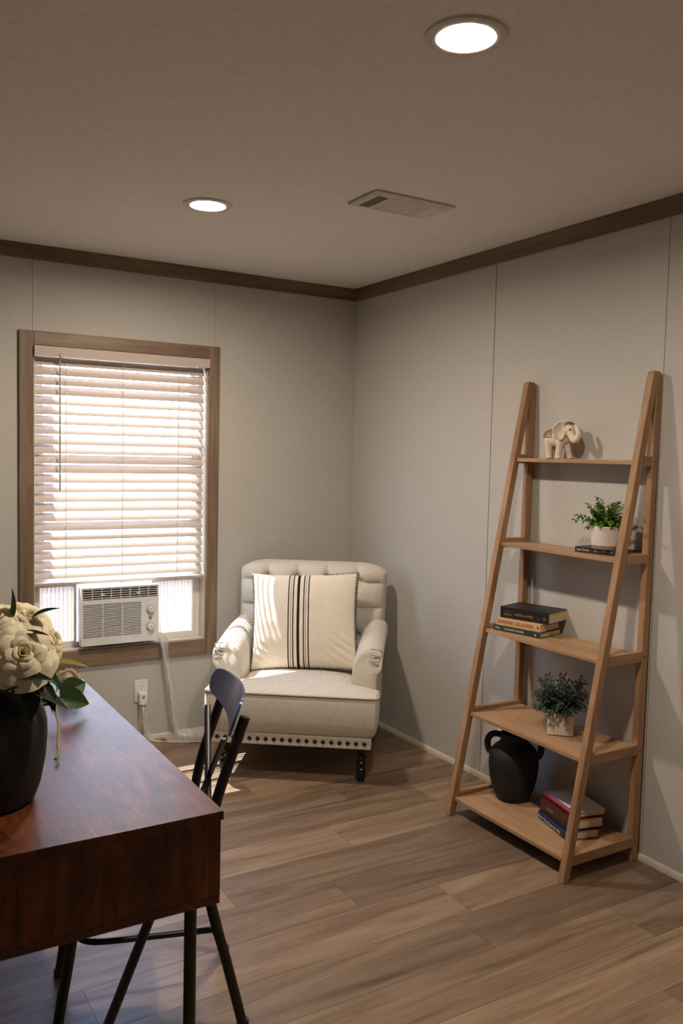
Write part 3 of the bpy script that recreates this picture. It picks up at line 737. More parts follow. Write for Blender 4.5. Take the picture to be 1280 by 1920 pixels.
# tufted back
BW, ZB0, ZB1 = 0.392, 0.36, 0.928
rows = [(0.842, [-0.235, -0.078, 0.078, 0.235]), (0.705, [-0.157, 0.0, 0.157]), (0.568, [-0.235, -0.078, 0.078, 0.235]), (0.44, [-0.157, 0, 0.157])]
btn = [(x, z) for z, xs in rows for x in xs]
segs_ = []
for i in range(len(rows)-1):
    for x in rows[i][1]:
        for x2 in rows[i+1][1]:
            if abs(x-x2) < 0.1: segs_.append(((x, rows[i][0]), (x2, rows[i+1][0])))
for x in rows[0][1]: segs_.append(((x, 0.842), (x, 0.96)))
for z in (0.568, 0.842):
    segs_.append(((0.235, z), (0.42, z-0.015))); segs_.append(((-0.235, z), (-0.42, z-0.015)))
for z in (0.705,): segs_.append(((0.157, z), (0.42, z))); segs_.append(((-0.157, z), (-0.42, z)))
def dseg(p, a, b):
    ax, az = a; bx_, bz = b; dx, dz = bx_-ax, bz-az; L2 = dx*dx+dz*dz
    t_ = max(0, min(1, ((p[0]-ax)*dx+(p[1]-az)*dz)/L2)); return math.hypot(p[0]-ax-t_*dx, p[1]-az-t_*dz)
def back_depth(x, z):
    d = 0.0
    for bx_, bz in btn:
        r2 = (x-bx_)**2+(z-bz)**2; d += 0.044*math.exp(-r2/(2*0.018**2))
    ds = min(dseg((x, z), a, b) for a, b in segs_); d += 0.018*math.exp(-ds/0.006)+0.012*math.exp(-(ds/0.030)**2)
    return d
nu, nv = 101, 81
def back_pt(u, v):
    a = (u-0.5)*2; b = (v-0.5)*2
    # rounded rectangle outline by squeezing corners
    hw = BW*(1-0.035*(1-v)); corner = max(0.0, abs(b)-0.86)/0.14 if b > 0 else 0.0
    x = a*hw*(1-0.055*corner**2.2); z = ZB0+(ZB1-ZB0)*v
    if b > 0.7: z -= 0.030*(abs(a)**9)*((b-0.7)/0.3)
    ex = max(0.0, 1-abs(a)**7); ez = max(0.0, 1-abs(b)**9) if b > 0 else 1.0
    puff = 0.115*(ex**0.45)*(ez**0.45)
    edge = min(1.0, min((1-abs(a))*9, (1-b)*16))
    y = 0.665-puff+back_depth(x, z)*max(0.22, edge)
    y += (z-0.40)*0.12-0.02                                   # recline
    return (x, y, z)
fv = [back_pt(i/(nu-1), j/(nv-1)) for j in range(nv) for i in range(nu)]
kv = [(p[0]*0.985, 0.705+(p[2]-0.40)*0.075, p[2]) for p in fv]
fs = []
for j in range(nv-1):
    for i in range(nu-1):
        q = (j*nu+i, j*nu+i+1, (j+1)*nu+i+1, (j+1)*nu+i); fs.append(q)
step = nu*nv
per = [i for i in range(nu)]+[j*nu+nu-1 for j in range(1, nv)]+[(nv-1)*nu+i for i in range(nu-2, -1, -1)]+[j*nu for j in range(nv-2, 0, -1)]
bv = [kv[i] for i in per]; 
for k in range(len(per)):
    k2 = (k+1) % len(per); fs.append((per[k], per[k2], step+k2, step+k))
fs.append(tuple(step+k for k in range(len(per))))
bk_ = MB().add(fv+bv, fs).build('backrest', 'linen', ar, True)
for bx_, bz in btn[:11]:
    a = min(1.0, min(1-abs(bx_/BW), 1)*9); u = bx_/BW/2+0.5; v_ = (bz-ZB0)/(ZB1-ZB0); p = back_pt(u, v_)
    MB().ball((p[0], p[1]-0.001, p[2]), (0.0095, 0.0045, 0.0095), 12, 8).build('button', 'linen', bk_, True)
MB().box(-0.372, 0.372, 0.60, 0.700, 0.226, 0.40).build('back_panel', 'linen', ar, True, 0.006)

# ------------------------------------------------------------------ pillow
PS = 0.272
pl = thing('throw_pillow', 'cream square pillow with dark woven stripes leaning on the armchair', 'pillow')
R_ = Matrix.Rotation(math.radians(-36.41), 4, 'Z')
loc = Matrix.Translation((-0.815, -0.848, 0)) @ R_ @ Matrix.Translation((-0.002, 0.398, 0.664)) @ Matrix.Rotation(math.radians(-2.6), 4, 'Y') @ Matrix.Rotation(math.radians(1), 4, 'Z') @ Matrix.Rotation(math.radians(-17), 4, 'X')
pl.matrix_world = loc
def pil(u, v, side):
    a = (u-0.5)*2; b = (v-0.5)*2
    x = a*PS*(1-0.055*(1-b*b)**1.0*abs(a)**2*1.0); z = b*(PS*0.90)*(1-0.055*(1-a*a)*abs(b)**2)
    t_ = (max(0, 1-a*a)*max(0, 1-b*b))**0.42
    y = 0.075*t_*side
    y += side*0.004*noise.noise(V((x*16, z*16, side*3)))*t_
    wr = math.exp(-((a-0.75)**2+(b+0.62)**2)/0.08)+math.exp(-((a+0.8)**2+(b+0.7)**2)/0.06)
    y += side*0.006*math.sin((x*0.7+z)*150)*wr*t_
    return (x, y, z)
MB().grid(lambda u, v: pil(u, v, -1), 61, 61).build('pillow_front', 'pillow', pl, True)
MB().grid(lambda u, v: pil(u, v, 1), 41, 41).build('pillow_back', 'pillow_back', pl, True)
st_ = MB(); 
ns_ = 46
for side in range(4):
    for k in range(ns_):
        if side == 3 and k > 14: continue
        q = (k+0.5)/ns_; e = 0.017
        uv = {0: (0.0, 1-q), 1: (q, 0.0), 2: (1.0, q), 3: (1-q, 1.0)}[side]
        ui = min(1-e, max(e, uv[0])); vi = min(1-e, max(e, uv[1]))
        p = V(pil(uv[0], uv[1], -1)); nx = V((p.x/abs(p.x), 0, 0)) if side in (0, 2) else V((0, 0, p.z/abs(p.z)))
        a = V(pil(ui, vi, -1))+V((0, -0.0012, 0)); c = V(pil(ui, vi, 1))+V((0, 0.0012, 0)); b = p+nx*0.0022
        st_.tube([a, a.lerp(b, 0.55)+nx*0.002+V((0, -0.002, 0)), b, c.lerp(b, 0.55)+nx*0.002+V((0, 0.002, 0)), c], 0.0019, 5)
o = st_.build('whip_stitching', 'thread', pl); o['kind'] = 'stuff'

# ------------------------------------------------------------------ ladder shelf
ls = thing('ladder_shelf', 'pale oak ladder shelf with five tiers leaning against the wall', 'shelf', (-0.2, -1.80, 0.0))
OX, OY = 0.2, 1.80
def LB(x0, x1, y0, y1, z0, z1): return MB().box(x0+OX, x1+OX, y0+OY, y1+OY, z0, z1)
levels = [0.078, 0.430, 0.780, 1.143, 1.500]
def sh(x, z): return x+0.0085*z              # the frame leans toward the wall
def fx(z): return -0.402+0.186*z           # front face of the front legs
YA, YB = -1.464, -2.141                     # outer faces
TT = 0.030
for y0, y1 in ((YA-TT, YA), (YB, YB+TT)):
    outl = [(fx(0), 0), (fx(0)+0.031, 0), (fx(1.755)+0.029, 1.755), (-0.0425, 1.79), (-0.0415, 1.822), (-0.053, 1.826), (-0.063, 1.820), (fx(1.79)-0.001, 1.797)]
    MB().prism([(sh(x, z)+OX, z) for x, z in outl], 'y', y0+OY, y1+OY).build('front_leg', 'shelf_z', ls, False, 0.003)
    outl = [(-0.0475, 0), (-0.018, 0), (-0.018, 1.798), (-0.023, 1.816), (-0.033, 1.825), (-0.0407, 1.823), (-0.0417, 1.79), (-0.0470, 1.752)]
    MB().prism([(sh(x, z)+OX, z) for x, z in outl], 'y', y0+OY, y1+OY).build('back_leg', 'shelf_z', ls, False, 0.003)
for z in levels:
    xf = sh(fx(z)+0.010, z)
    LB(xf, sh(-0.026, z), YB+TT+0.0005, YA-TT-0.0005, z-0.016, z).build('shelf_board', 'shelf_y', ls, False, 0.0015)
    for y0, y1 in ((YA-TT, YA), (YB, YB+TT)):
        xr0 = fx(z-0.018)+0.0305; xr1 = fx(z+0.020)+0.0305
        if xr1 < -0.050:
            MB().prism([(sh(xr0, z)+OX, z-0.022), (sh(-0.0478, z)+OX, z-0.022), (sh(-0.0478, z)+OX, z+0.016), (sh(xr1, z)+OX, z+0.016)], 'y', y0+0.002+OY, y1-0.002+OY).build('side_rail', 'shelf_x', ls, False, 0.0015)
for z in levels: MB().lathe([(0.004, 0), (0.004, 0.0006), (0, 0.0006)], 10).build('screw_hole', 'vent_dark', ls, False, 0, (sh(-0.035, z)+OX, YB+OY, z-0.004), (PI/2, 0, 0))

# ------------------------------------------------------------------ books
def book(label, cx, cy, z, ang, length, depth, thick, cov, prints, group=None, round_spine=False, top=None):
    """spine faces local -y, runs along local x; ang turns it about z"""
    b = thing('book', label, 'book', (cx, cy, z), ang, group)
    ct_ = 0.0025
    hl = length/2
    MB().box(-hl, hl, 0, depth, 0, ct_).build('cover', cov, b, False, 0.0006)
    MB().box(-hl, hl, 0, depth, thick-ct_, thick).build('cover', top or cov, b, False, 0.0006)
    if round_spine:
        pts = [(0.004, 0)]+[(-0.006*math.sin(PI*k/10)+0.0, thick*k/10) for k in range(11)]+[(0.004, thick)]
        MB().prism(pts, 'x', -hl, hl).build('spine', cov, b, True)
    else:
        MB().box(-hl, hl, -0.0015, 0.0015, 0, thick).build('spine', cov, b, False, 0.0008)
    MB().box(-hl+0.003, hl-0.003, 0.003, depth-0.004, ct_, thick-ct_).build('page_block', 'pages', b)
    for txt, x, dz, size, mat, wmax in prints:
        me = text_mesh(txt, size)
        xs = [v.co.x for v in me.vertices]
        wd = max(xs)-min(xs) if xs else 1
        k = min(1.0, wmax/wd) if wmax else 1.0
        o = obj('spine_lettering', me, mat, b, False, 0, (x, -0.0018 if not round_spine else -0.0063, thick/2+dz), (PI/2, 0, 0))
        o.scale = (k, 1, 1)
    return b
ang3 = math.atan2(-0.225, 0.050)
book('thin dark green hardback at the bottom of the stack on the middle shelf', -0.196, -1.634, 0.7805, ang3, 0.228, 0.150, 0.022, 'cover_green',
     [('BEAL', -0.105, 0, 0.012, 'print_white', 0.028), ('A LIFE AMONG STRANGERS', -0.062, 0, 0.012, 'print_white', 0.098), ('Doubleday', 0.048, -0.002, 0.006, 'print_blue', 0.024), ('\u2767', 0.085, 0, 0.014, 'print_white', 0.012)], 'books on the middle shelf')
book('tan hardback with red lettering between the green and black books', -0.190, -1.637, 0.803, ang3+0.03, 0.212, 0.145, 0.031, 'cover_tan',
     [('RHYMER BONE', -0.098, 0, 0.020, 'print_red', 0.072), ('LOVE and SMOKE', -0.016, 0, 0.020, 'print_red', 0.086), ('\u2666', 0.085, 0, 0.014, 'print_red', 0.01)], 'books on the middle shelf')
book('thick black hardback with gold lettering on top of the middle shelf stack', -0.170, -1.648, 0.8345, ang3+0.06, 0.226, 0.150, 0.047, 'cover_black',
     [('CRIMINAL', -0.098, 0.004, 0.010, 'print_grey', 0.040), ('GEORGE', -0.096, -0.008, 0.011, 'print_gold', 0.036), ('MURDER & LOVERS', -0.045, -0.004, 0.013, 'print_gold', 0.086), ('Knopf', 0.056, -0.004, 0.009, 'print_grey', 0.016), ('\u25CF', 0.086, -0.004, 0.018, 'print_grey', 0.016)], 'books on the middle shelf')
book('slim dark brown hardback lying under the round white pot', -0.112, -1.985, 1.1435, math.atan2(-0.97, 0.16), 0.226, 0.094, 0.021, 'cover_black2',
     [('Jayne Thorne', -0.104, 0, 0.013, 'print_white', 0.054), ('Blue EYE', -0.028, 0, 0.014, 'print_white', 0.052), ('\u25E4', 0.045, 0, 0.010, 'print_white', 0.01)])
ang5 = math.atan2(-0.960, -0.275)
book('navy blue hardback with white lettering at the bottom of the lowest shelf stack', -0.236, -1.915, 0.0785, ang5, 0.212, 0.138, 0.034, 'cover_navy',
     [('Some Time Soon by Will', -0.102, -0.002, 0.017, 'print_white', 0.19)], 'books on the lowest shelf', True)
book('dark brown hardback between the navy and red books on the lowest shelf', -0.222, -1.912, 0.113, ang5+0.04, 0.212, 0.146, 0.040, 'cover_brown', [('HISTORY', -0.06, 0, 0.013, 'print_gold', 0.08)], 'books on the lowest shelf')
book('red spined book with pale top cover crowning the lowest shelf stack', -0.196, -1.908, 0.1535, ang5+0.05, 0.214, 0.136, 0.022, 'cover_red', [], 'books on the lowest shelf', True, 'cover_white')

# ------------------------------------------------------------------ black two handled jug on the lowest shelf
jg = thing('jug', 'matte black clay jug with two handles on the lowest shelf', 'vase', (-0.165, -1.612, 0.0785), math.radians(-48))
prof = [(0.0, 0.0), (0.060, 0.0), (0.068, 0.006), (0.084, 0.04), (0.097, 0.09), (0.103, 0.14), (0.102, 0.18), (0.094, 0.205), (0.080, 0.222), (0.062, 0.236), (0.055, 0.250), (0.054, 0.262), (0.058, 0.276), (0.053, 0.276), (0.049, 0.262), (0.049, 0.245), (0.060, 0.228), (0.085, 0.20), (0.09, 0.15), (0.07, 0.03), (0.0, 0.012)]
MB().lathe(prof, 48, cap=False).build('body', 'black_clay', jg, True)
for s in (-1, 1):
    P = bez([(s*0.054, 0, 0.262), (s*0.078, 0, 0.266), (s*0.100, 0, 0.256), (s*0.110, 0, 0.234), (s*0.109, 0, 0.208), (s*0.098, 0, 0.184)], 7)
    MB().tube(P, 0.0105, 12, flat=1.3).build('handle', 'black_clay', jg, True)

# ------------------------------------------------------------------ potted plants
def leafblade(L_, W_, fold=0.25, curl=0.2, nu=5, nv=6, tip=1.0):
    def fn(u, v):
        a = (u-0.5)*2; wv = W_*math.sin(PI*min(1, v**0.8))**0.9*(1-0.25*v*tip)
        return (a*wv*0.5, v*L_, abs(a)*wv*fold-curl*L_*v*v)
    m = MB().grid(fn, nu, nv); return m
def orient(p, d, roll=0.0):
    d = V(d).normalized(); up = V((0, 0, 1)) if abs(d.z) < 0.95 else V((1, 0, 0))
    x = d.cross(up).normalized(); z = x.cross(d)
    m = Matrix((x, d, z)).transposed().to_4x4(); m = Matrix.Translation(V(p)) @ m @ Matrix.Rotation(roll, 4, 'Y')
    return m
p1 = thing('potted_plant', 'small bright green boxwood plant in a round white pot on a book', 'potted plant', (-0.085, -1.985, 1.165))
MB().lathe([(0.0, 0.0), (0.050, 0.0), (0.052, 0.006), (0.0535, 0.014)], 40, cap=False).build('pot_foot', 'pot_base', p1, True)
MB().lathe([(0.0537, 0.0135), (0.0555, 0.03), (0.0555, 0.084), (0.0535, 0.086), (0.051, 0.084), (0.051, 0.07)], 40, cap=False).build('pot', 'pot', p1, True)
MB().lathe([(0.051, 0.072), (0.03, 0.076), (0.0, 0.078)], 24, cap=False).build('soil', 'soil', p1, True)
rn = random.Random(11)
def sprig(parent, base, tip, nleaf, L_, W_, mats, name='sprig', spread=0.9, stemr=0.0009, droop=0.0):
    base, tip = V(base), V(tip); mid = (base+tip)/2+V((0, 0, 0.012)); P = bez([base, mid, tip], 6)
    m = MB().tube(P, stemr, 5); 
    n = len(P)
    for k in range(nleaf):
        t_ = 0.15+0.85*k/(nleaf-1); i = min(n-2, int(t_*(n-1))); p = P[i].lerp(P[i+1], t_*(n-1)-i); d = (P[i+1]-P[i]).normalized()
        side = d.cross(V((0, 0, 1))); 
        if side.length < 0.1: side = V((1, 0, 0))
        side = Matrix.Rotation(k*2.39996+rn.uniform(-0.4, 0.4), 3, d) @ side.normalized()
        dd = d*(0.55 if k < nleaf-1 else 1.5)+side*spread
        s = rn.uniform(0.75, 1.2)*(1.0-0.35*t_)
        q = leafblade(L_*s, W_*s, 0.2, 0.15); m.add(q.v, q.f, orient(p, dd, rn.uniform(-0.8, 0.8)))
    return m.build(name, mats[0] if rn.random() < 0.55 else mats[1], parent, True)
tips = []
for k in range(46):
    a = rn.uniform(0, 2*PI); e = rn.uniform(0.0, 1.0); r = 0.035+0.045*rn.random()*(1-0.3*e)
    tips.append((r*math.cos(a)*0.85, r*math.sin(a), 0.095+0.075*e))
tips += [(-0.025, 0.150, 0.098), (-0.03, 0.128, 0.118), (0.0, 0.055, 0.188), (-0.01, 0.020, 0.180), (0.0, -0.055, 0.178), (-0.01, -0.085, 0.170), (0.01, -0.10, 0.15), (-0.03, 0.075, 0.165), (-0.045, 0.062, 0.075), (-0.02, -0.12, 0.12), (0.0, 0.085, 0.15), (-0.055, 0.02, 0.085), (-0.06, -0.02, 0.09)]
for tpt in tips:
    x = max(-0.075, min(0.068, tpt[0]))
    sprig(p1, (x*0.25, tpt[1]*0.25, 0.074), (x, tpt[1], tpt[2]), 15, 0.020, 0.0165, ('boxleaf', 'boxleaf2'))
p2 = thing('potted_plant', 'dusky green leafy plant in a square white pot on the second lowest shelf', 'potted plant', (-0.160, -1.862, 0.4305), math.radians(-45))
sq = 0.050
def sqr(h, r=0.010):
    pts = []
    for cx, cy, a0 in ((h-r, h-r, 0), (-h+r, h-r, 90), (-h+r, -h+r, 180), (h-r, -h+r, 270)):
        for k in range(5): a = math.radians(a0+k*22.5); pts.append((cx+r*math.cos(a), cy+r*math.sin(a)))
    return pts
vs = []; fs = []
rs = [(sq-0.006, 0.0), (sq-0.001, 0.004), (sq, 0.03), (sq, 0.094), (sq-0.002, 0.097), (sq-0.006, 0.097), (sq-0.008, 0.085)]
for h, z in rs: vs += [(x, y, z) for x, y in sqr(h)]
m_ = 20
for j in range(len(rs)-1):
    for i in range(m_): fs.append((j*m_+i, j*m_+(i+1) % m_, (j+1)*m_+(i+1) % m_, (j+1)*m_+i))
fs.append(tuple(range(m_))[::-1])
MB().add(vs, fs).build('pot', 'pot', p2, True)
MB().prism(sqr(sq-0.0082), 'z', 0.078, 0.084).build('soil', 'soil', p2)
rn = random.Random(21)
for k in range(95):
    a = rn.uniform(0, 2*PI); e = rn.random(); r = 0.055+0.060*math.sqrt(rn.random())*(1-0.45*e)
    tpt = (r*math.cos(a), r*math.sin(a), 0.095+0.125*e)
    sprig(p2, (tpt[0]*0.3, tpt[1]*0.3, 0.083), tpt, 14, 0.031, 0.0125, ('herb', 'herb2'), spread=0.8)
for tpt in ((-0.056, -0.056, 0.05), (0.02, -0.085, 0.075), (-0.09, 0.0, 0.085), (-0.066, -0.04, 0.04)):
    sprig(p2, (tpt[0]*0.6, tpt[1]*0.6, 0.092), tpt, 11, 0.024, 0.007, ('herb', 'herb2'), spread=0.7)

# ------------------------------------------------------------------ elephant figurine
el = thing('elephant_figurine', 'cream carved elephant figurine with raised trunk on the top shelf', 'figurine', (-0.070, -1.705, 1.5002), math.radians(-90+10))
# local +x is the way it walks, +z up
def remesh(mb, name, mat, parent, vox=0.0022, smooth_it=6):
    me = mb.mesh(name); o = obj(name, me, mat, parent, True)
    r = o.modifiers.new('remesh', 'REMESH'); r.mode = 'VOXEL'; r.voxel_size = vox; r.use_smooth_shade = True
    s = o.modifiers.new('smooth', 'SMOOTH'); s.factor = 0.5; s.iterations = smooth_it
    return o
mb = MB()
mb.ball((-0.010, 0, 0.083), (0.048, 0.031, 0.036)); mb.ball((-0.034, 0, 0.082), (0.030, 0.029, 0.036)); mb.ball((0.020, 0, 0.088), (0.030, 0.027, 0.034))
# legs: two hind, two fore (one striding)
for (x0, y0, x1, y1) in ((-0.040, 0.016, -0.048, 0.017), (-0.040, -0.016, -0.034, -0.017), (0.020, 0.015, 0.040, 0.016), (0.020, -0.016, 0.012, -0.018)):
    mb.tube([(x0, y0, 0.078), ((x0+x1)/2, (y0+y1)/2, 0.045), (x1, y1, 0.012), (x1+0.002, y1, 0.0)], [0.018, 0.0145, 0.0125, 0.0145], 14)
# head turned toward the viewer's side (-y)
hd = V((0.054, -0.010, 0.113))
mb.ball(tuple(hd), (0.026, 0.023, 0.027)); mb.ball((0.048, -0.008, 0.126), (0.018, 0.017, 0.018)); mb.tube([(0.022, 0, 0.10), tuple(hd)], [0.024, 0.021], 12)
mb.tube(bez([(0.064, -0.014, 0.104), (0.078, -0.020, 0.084), (0.092, -0.026, 0.074), (0.104, -0.028, 0.080), (0.108, -0.026, 0.098), (0.101, -0.024, 0.116), (0.094, -0.022, 0.128), (0.099, -0.021, 0.132)], 6), [0.0175]*1+[0.017-0.00025*i for i in range(41)]+[0.006], 12)
mb.tube([(0.064, -0.012, 0.094), (0.080, -0.018, 0.074)], [0.012, 0.006], 10)
remesh(mb, 'body', 'cream_resin', el)
for s in (-1, 1):                                            # ears
    mo = MB()
    base = V((0.034, -0.006+s*0.022, 0.115))
    def ear(u, v, s=s):
        a = u*2*PI; r = v
        ex = 0.024*math.cos(a)*r*(1.0 if math.cos(a) > 0 else 1.05); ez = 0.033*math.sin(a)*r
        return V((ex*0.95, s*(0.006*r*r), ez+0.006*math.sin(2*a)*r))
    T = Matrix.Translation(base+V((-0.012, s*0.006, -0.004))) @ Matrix.Rotation(-s*math.radians(32), 4, 'Z')
    mo.grid(lambda u, v: tuple(ear(u, v)), 28, 6, T, True)
    e_ = mo.build('ear', 'cream_resin', el, True); so2 = e_.modifiers.new('solid', 'SOLIDIFY'); so2.thickness = 0.004
    rim = [tuple(T @ ear(i/28, 1.0)) for i in range(28)]
    MB().tube(rim, 0.0028, 8, closed=True).build('ear_rim', 'cream_resin', e_, True)
for s in (-1, 1):
    MB().ball((0.070, -0.012+s*0.0185, 0.116), (0.004, 0.0025, 0.004), 10, 8).build('eye', 'eye_dark', el, True)
    MB().tube(bez([(0.074, -0.016+s*0.010, 0.090), (0.082, -0.020+s*0.014, 0.081), (0.090, -0.023+s*0.014, 0.080)], 4), [0.003]*6+[0.002, 0.0015, 0.001], 8).build('tusk', 'pot', el, True)
cap_ = MB()                                                   # carved cap and blanket reliefs
for ring_, (r_, zz) in enumerate(((0.019, 0.1395), (0.013, 0.1435), (0.006, 0.146))):
    n_ = 14-4*ring_
    for k in range(n_):
        a = 2*PI*k/n_; cap_.ball((0.052+r_*math.cos(a), -0.010+r_*0.9*math.sin(a), zz), 0.0032, 6, 5)
cap_.build('carved_cap', 'resin_dark', el, True)
bl_ = MB()
for i in range(7):
    for j in range(6):
        x = -0.058+0.010*i; ph = 0.35+0.22*j
        for s in (-1, 1):
            y = s*math.sin(ph)*0.032*math.sqrt(max(0.05, 1-((x+0.020)/0.055)**2)); z = 0.083+0.0375*math.cos(ph)*math.sqrt(max(0.05, 1-((x+0.020)/0.055)**2))
            if x < -0.008: bl_.ball((x, y, z), (0.0036, 0.0026, 0.0028), 6, 5)
bl_.build('carved_blanket', 'resin_dark', el, True)
MB().tube(bez([(-0.062, 0, 0.095), (-0.070, 0.002, 0.080), (-0.069, 0.004, 0.060), (-0.066, 0.004, 0.045)], 5), 0.0028, 8).build('tail', 'cream_resin', el, True)

# ------------------------------------------------------------------ black vase on the desk and the roses
vx, vy, vz = -2.325, -2.345, 0.7485
vd = thing('vase', 'large matte black vase of white roses on the desk', 'vase', (vx, vy, vz))
prof = [(0.0, 0.0), (0.086, 0.0), (0.096, 0.006), (0.108, 0.04), (0.117, 0.09), (0.121, 0.14), (0.120, 0.17), (0.112, 0.20), (0.096, 0.222), (0.074, 0.238), (0.064, 0.250), (0.061, 0.265), (0.066, 0.285), (0.061, 0.285), (0.056, 0.265), (0.058, 0.248), (0.085, 0.222), (0.10, 0.19), (0.105, 0.12), (0.08, 0.02), (0.0, 0.012)]
MB().lathe(prof, 56, cap=False).build('body', 'black_clay', vd, True)

def petal(r0, r1, h, z0, al, curl, seed):
    def fn(u, v):
        a = (u-0.5)*2; w_ = math.sin(PI*min(1.0, 0.18+0.62*v))**0.8
        ph = a*al*w_; r = r0+(r1-r0)*(v**1.3)+curl*max(0, v-0.72)**1.4*3.2
        z = z0+h*math.sin(v*PI*0.52)*(1-0.20*a*a*v)-curl*1.2*max(0, v-0.80)**1.2*2.5
        nz = noise.noise(V((ph*3+seed, v*3, seed*1.7)))*0.10*v*r1
        return ((r+nz)*math.cos(ph), (r+nz)*math.sin(ph), z+nz*0.6)
    return MB().grid(fn, 11, 9).mesh('petal')
petal_cache = {}
LAY = [(0.002, 0.010, 0.040, 1.5, 3, 0.000), (0.004, 0.018, 0.042, 1.25, 3, 0.004), (0.006, 0.028, 0.042, 1.0, 4, 0.010), (0.008, 0.039, 0.040, 0.85, 5, 0.018), (0.009, 0.050, 0.034, 0.75, 5, 0.024), (0.010, 0.059, 0.024, 0.70, 6, 0.026)]
def rose(label, loc, d, size, stem_to=None, leaves=(), group='white roses in the desk vase', cat='rose', roll=0.0, layers=6):
    d = V(d).normalized()
    q = d.to_track_quat('Z', 'Y'); m = Matrix.Translation(V(loc)) @ q.to_matrix().to_4x4() @ Matrix.Rotation(roll, 4, 'Z')
    t_ = thing('rose', label, cat, (0, 0, 0), 0, group); t_.matrix_world = m
    for li, (r0, r1, h, al, n_, cu) in enumerate(LAY[:layers]):
        for var in range(2):
            if (li, var) not in petal_cache: petal_cache[(li, var)] = petal(r0, r1, h, -0.004*li*0.6, al, cu, li*3+var*7.3)
        for k in range(n_):
            o = obj('petal', petal_cache[(li, k % 2)], 'petal_green' if li == 0 else 'petal', t_, True, 0, None, (0, 0, 2*PI*k/n_+li*0.7))
            o.scale = (size, size, size)
    inv = m.inverted()
    if stem_to is not None:
        P = bez([V((0, 0, 0.0)), V((0, 0, -0.05*size)), inv @ V(stem_to)], 8)
        MB().tube(P, 0.0028, 7).build('stem', 'stem', t_, True)
    for (p, dd, L_, W_, mat, rl) in leaves:
        lm = leafblade(L_, W_, 0.22, 0.22, 7, 9, 0.6)
        mm = inv @ orient(p, dd, rl); MB().add(lm.v, lm.f, mm).build('leaf', mat, t_, True)
    return t_
mouth = (vx, vy, vz+0.24)
C = V((vx, vy, 1.0))
cam_side = V((-0.30, -0.86, 0.35))
rose('big open white rose facing the camera at the front of the vase', (-2.275, -2.440, 1.072), (0.02, -0.9, 0.50), 1.02, mouth,
     [((-2.300, -2.462, 1.040), (0.6, -0.35, 0.05), 0.085, 0.030, 'leaf_dark', 0.6), ((-2.255, -2.45, 1.03), (-0.8, -0.25, -0.10), 0.10, 0.035, 'leaf_dark', -0.5), ((-2.29, -2.44, 1.02), (0.85, -0.3, -0.30), 0.12, 0.045, 'leaf_dark', 0.4)], roll=0.4)
rose('white rose at the top left of the bouquet by the frame edge', (-2.310, -2.375, 1.128), (-0.15, -0.5, 0.85), 0.85, mouth,
     [((-2.290, -2.385, 1.135), (0.25, -0.10, 0.85), 0.075, 0.026, 'leaf', 0.3)], roll=1.0)
rose('white rose at the top middle of the bouquet', (-2.252, -2.368, 1.125), (0.25, -0.55, 0.80), 0.85, mouth,
     [((-2.245, -2.392, 1.140), (0.65, -0.30, 0.45), 0.062, 0.024, 'leaf_dark', 0.2), ((-2.275, -2.43, 1.118), (0.7, -0.4, 0.12), 0.06, 0.02, 'leaf_dark', 0.2)], roll=2.0)
rose('white rose at the right of the bouquet nearest the window', (-2.218, -2.392, 1.085), (0.75, -0.45, 0.40), 0.82, mouth,
     [((-2.215, -2.405, 1.045), (0.85, -0.45, 0.10), 0.088, 0.026, 'leaf_yellow', 0.15), ((-2.235, -2.415, 1.04), (0.5, -0.6, -0.35), 0.06, 0.03, 'leaf', 0.4)], roll=0.2)
rose('white rose behind the top rose of the bouquet', (-2.235, -2.335, 1.105), (0.5, 0.1, 0.75), 0.85, mouth, [], roll=0.9)
rose('low white rose tucked under the big one', (-2.235, -2.425, 1.045), (0.45, -0.75, 0.05), 0.66, mouth,
     [((-2.24, -2.435, 1.02), (0.35, -0.5, -0.6), 0.075, 0.034, 'leaf_dark', 0.3), ((-2.255, -2.44, 1.015), (-0.1, -0.5, -0.7), 0.08, 0.04, 'leaf_dark', -0.2), ((-2.225, -2.41, 1.02), (0.8, -0.2, -0.5), 0.065, 0.03, 'leaf_dark', 0.3), ((-2.23, -2.40, 0.99), (0.6, -0.2, -0.8), 0.06, 0.03, 'leaf', 0.0)], roll=1.6)
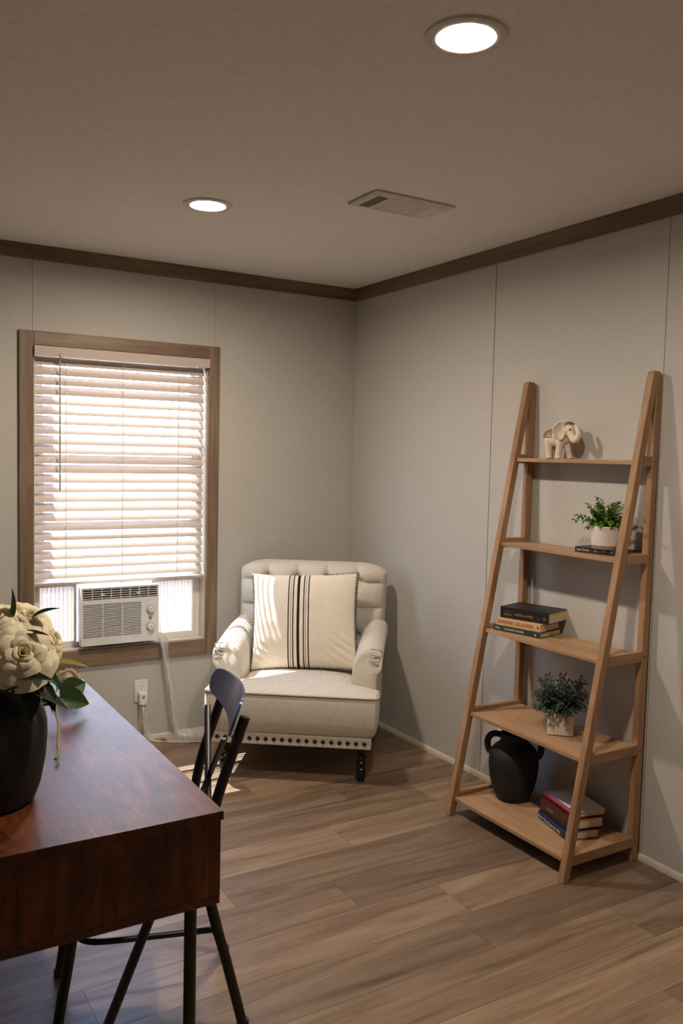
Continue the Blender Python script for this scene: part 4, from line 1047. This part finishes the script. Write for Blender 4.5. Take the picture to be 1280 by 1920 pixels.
rose('white rose at the back of the bouquet, mostly hidden', (-2.335, -2.295, 1.10), (-0.3, 0.5, 0.75), 0.85, mouth, [((-2.36, -2.36, 1.02), (-0.6, -0.5, -0.3), 0.09, 0.04, 'leaf_dark', 0.2)], roll=0.5)
rose('white rose at the left of the bouquet outside the frame', (-2.395, -2.385, 1.085), (-0.7, -0.45, 0.5), 0.9, mouth, [((-2.37, -2.43, 1.02), (0.1, -0.7, -0.4), 0.09, 0.04, 'leaf_dark', 0.2)], roll=0.1)

# rose stem lying on the desk beside the vase
def F3(x, y, z): return V((x, y, z))
hd_ = (-1.985, -1.60, 0.787)
rs_ = rose('single cream rose on a green stem lying on the desk', hd_, (0.25, 0.80, 0.20), 0.62, None,
     [((-2.055, -1.800, 0.802), (0.80, 0.30, 0.22), 0.100, 0.070, 'leaf', 1.05), ((-2.060, -1.815, 0.800), (0.86, -0.10, -0.20), 0.090, 0.068, 'leaf', 0.95),
      ((-2.062, -1.79, 0.815), (0.25, 0.35, 0.55), 0.058, 0.018, 'herb', 1.2), ((-2.078, -1.83, 0.802), (-0.75, -0.10, -0.10), 0.07, 0.034, 'leaf_dark', 0.9), ((-2.075, -1.85, 0.79), (-0.6, 0.2, 0.05), 0.05, 0.02, 'herb2', 0.8), ((-2.05, -1.78, 0.80), (0.3, 0.5, 0.30), 0.07, 0.04, 'leaf_dark', 1.0)],
     group=None, roll=0.3, layers=5)
inv = rs_.matrix_world.inverted()
P = bez([hd_, (-2.02, -1.70, 0.800), (-2.062, -1.79, 0.812), (-2.088, -1.88, 0.795), (-2.094, -1.95, 0.783), (-2.108, -2.03, 0.776), (-2.128, -2.11, 0.770), (-2.138, -2.165, 0.764), (-2.150, -2.185, 0.758)], 6)
MB().tube([inv @ p for p in P], [0.0028]*(len(P)-12)+[0.0036]*12, 8).build('stem', 'stem', rs_, True)
P = bez([(-2.088, -1.88, 0.795), (-2.070, -1.86, 0.803), (-2.055, -1.83, 0.798)], 5)
MB().tube([inv @ p for p in P], 0.0018, 6).build('twig', 'stem', rs_, True)
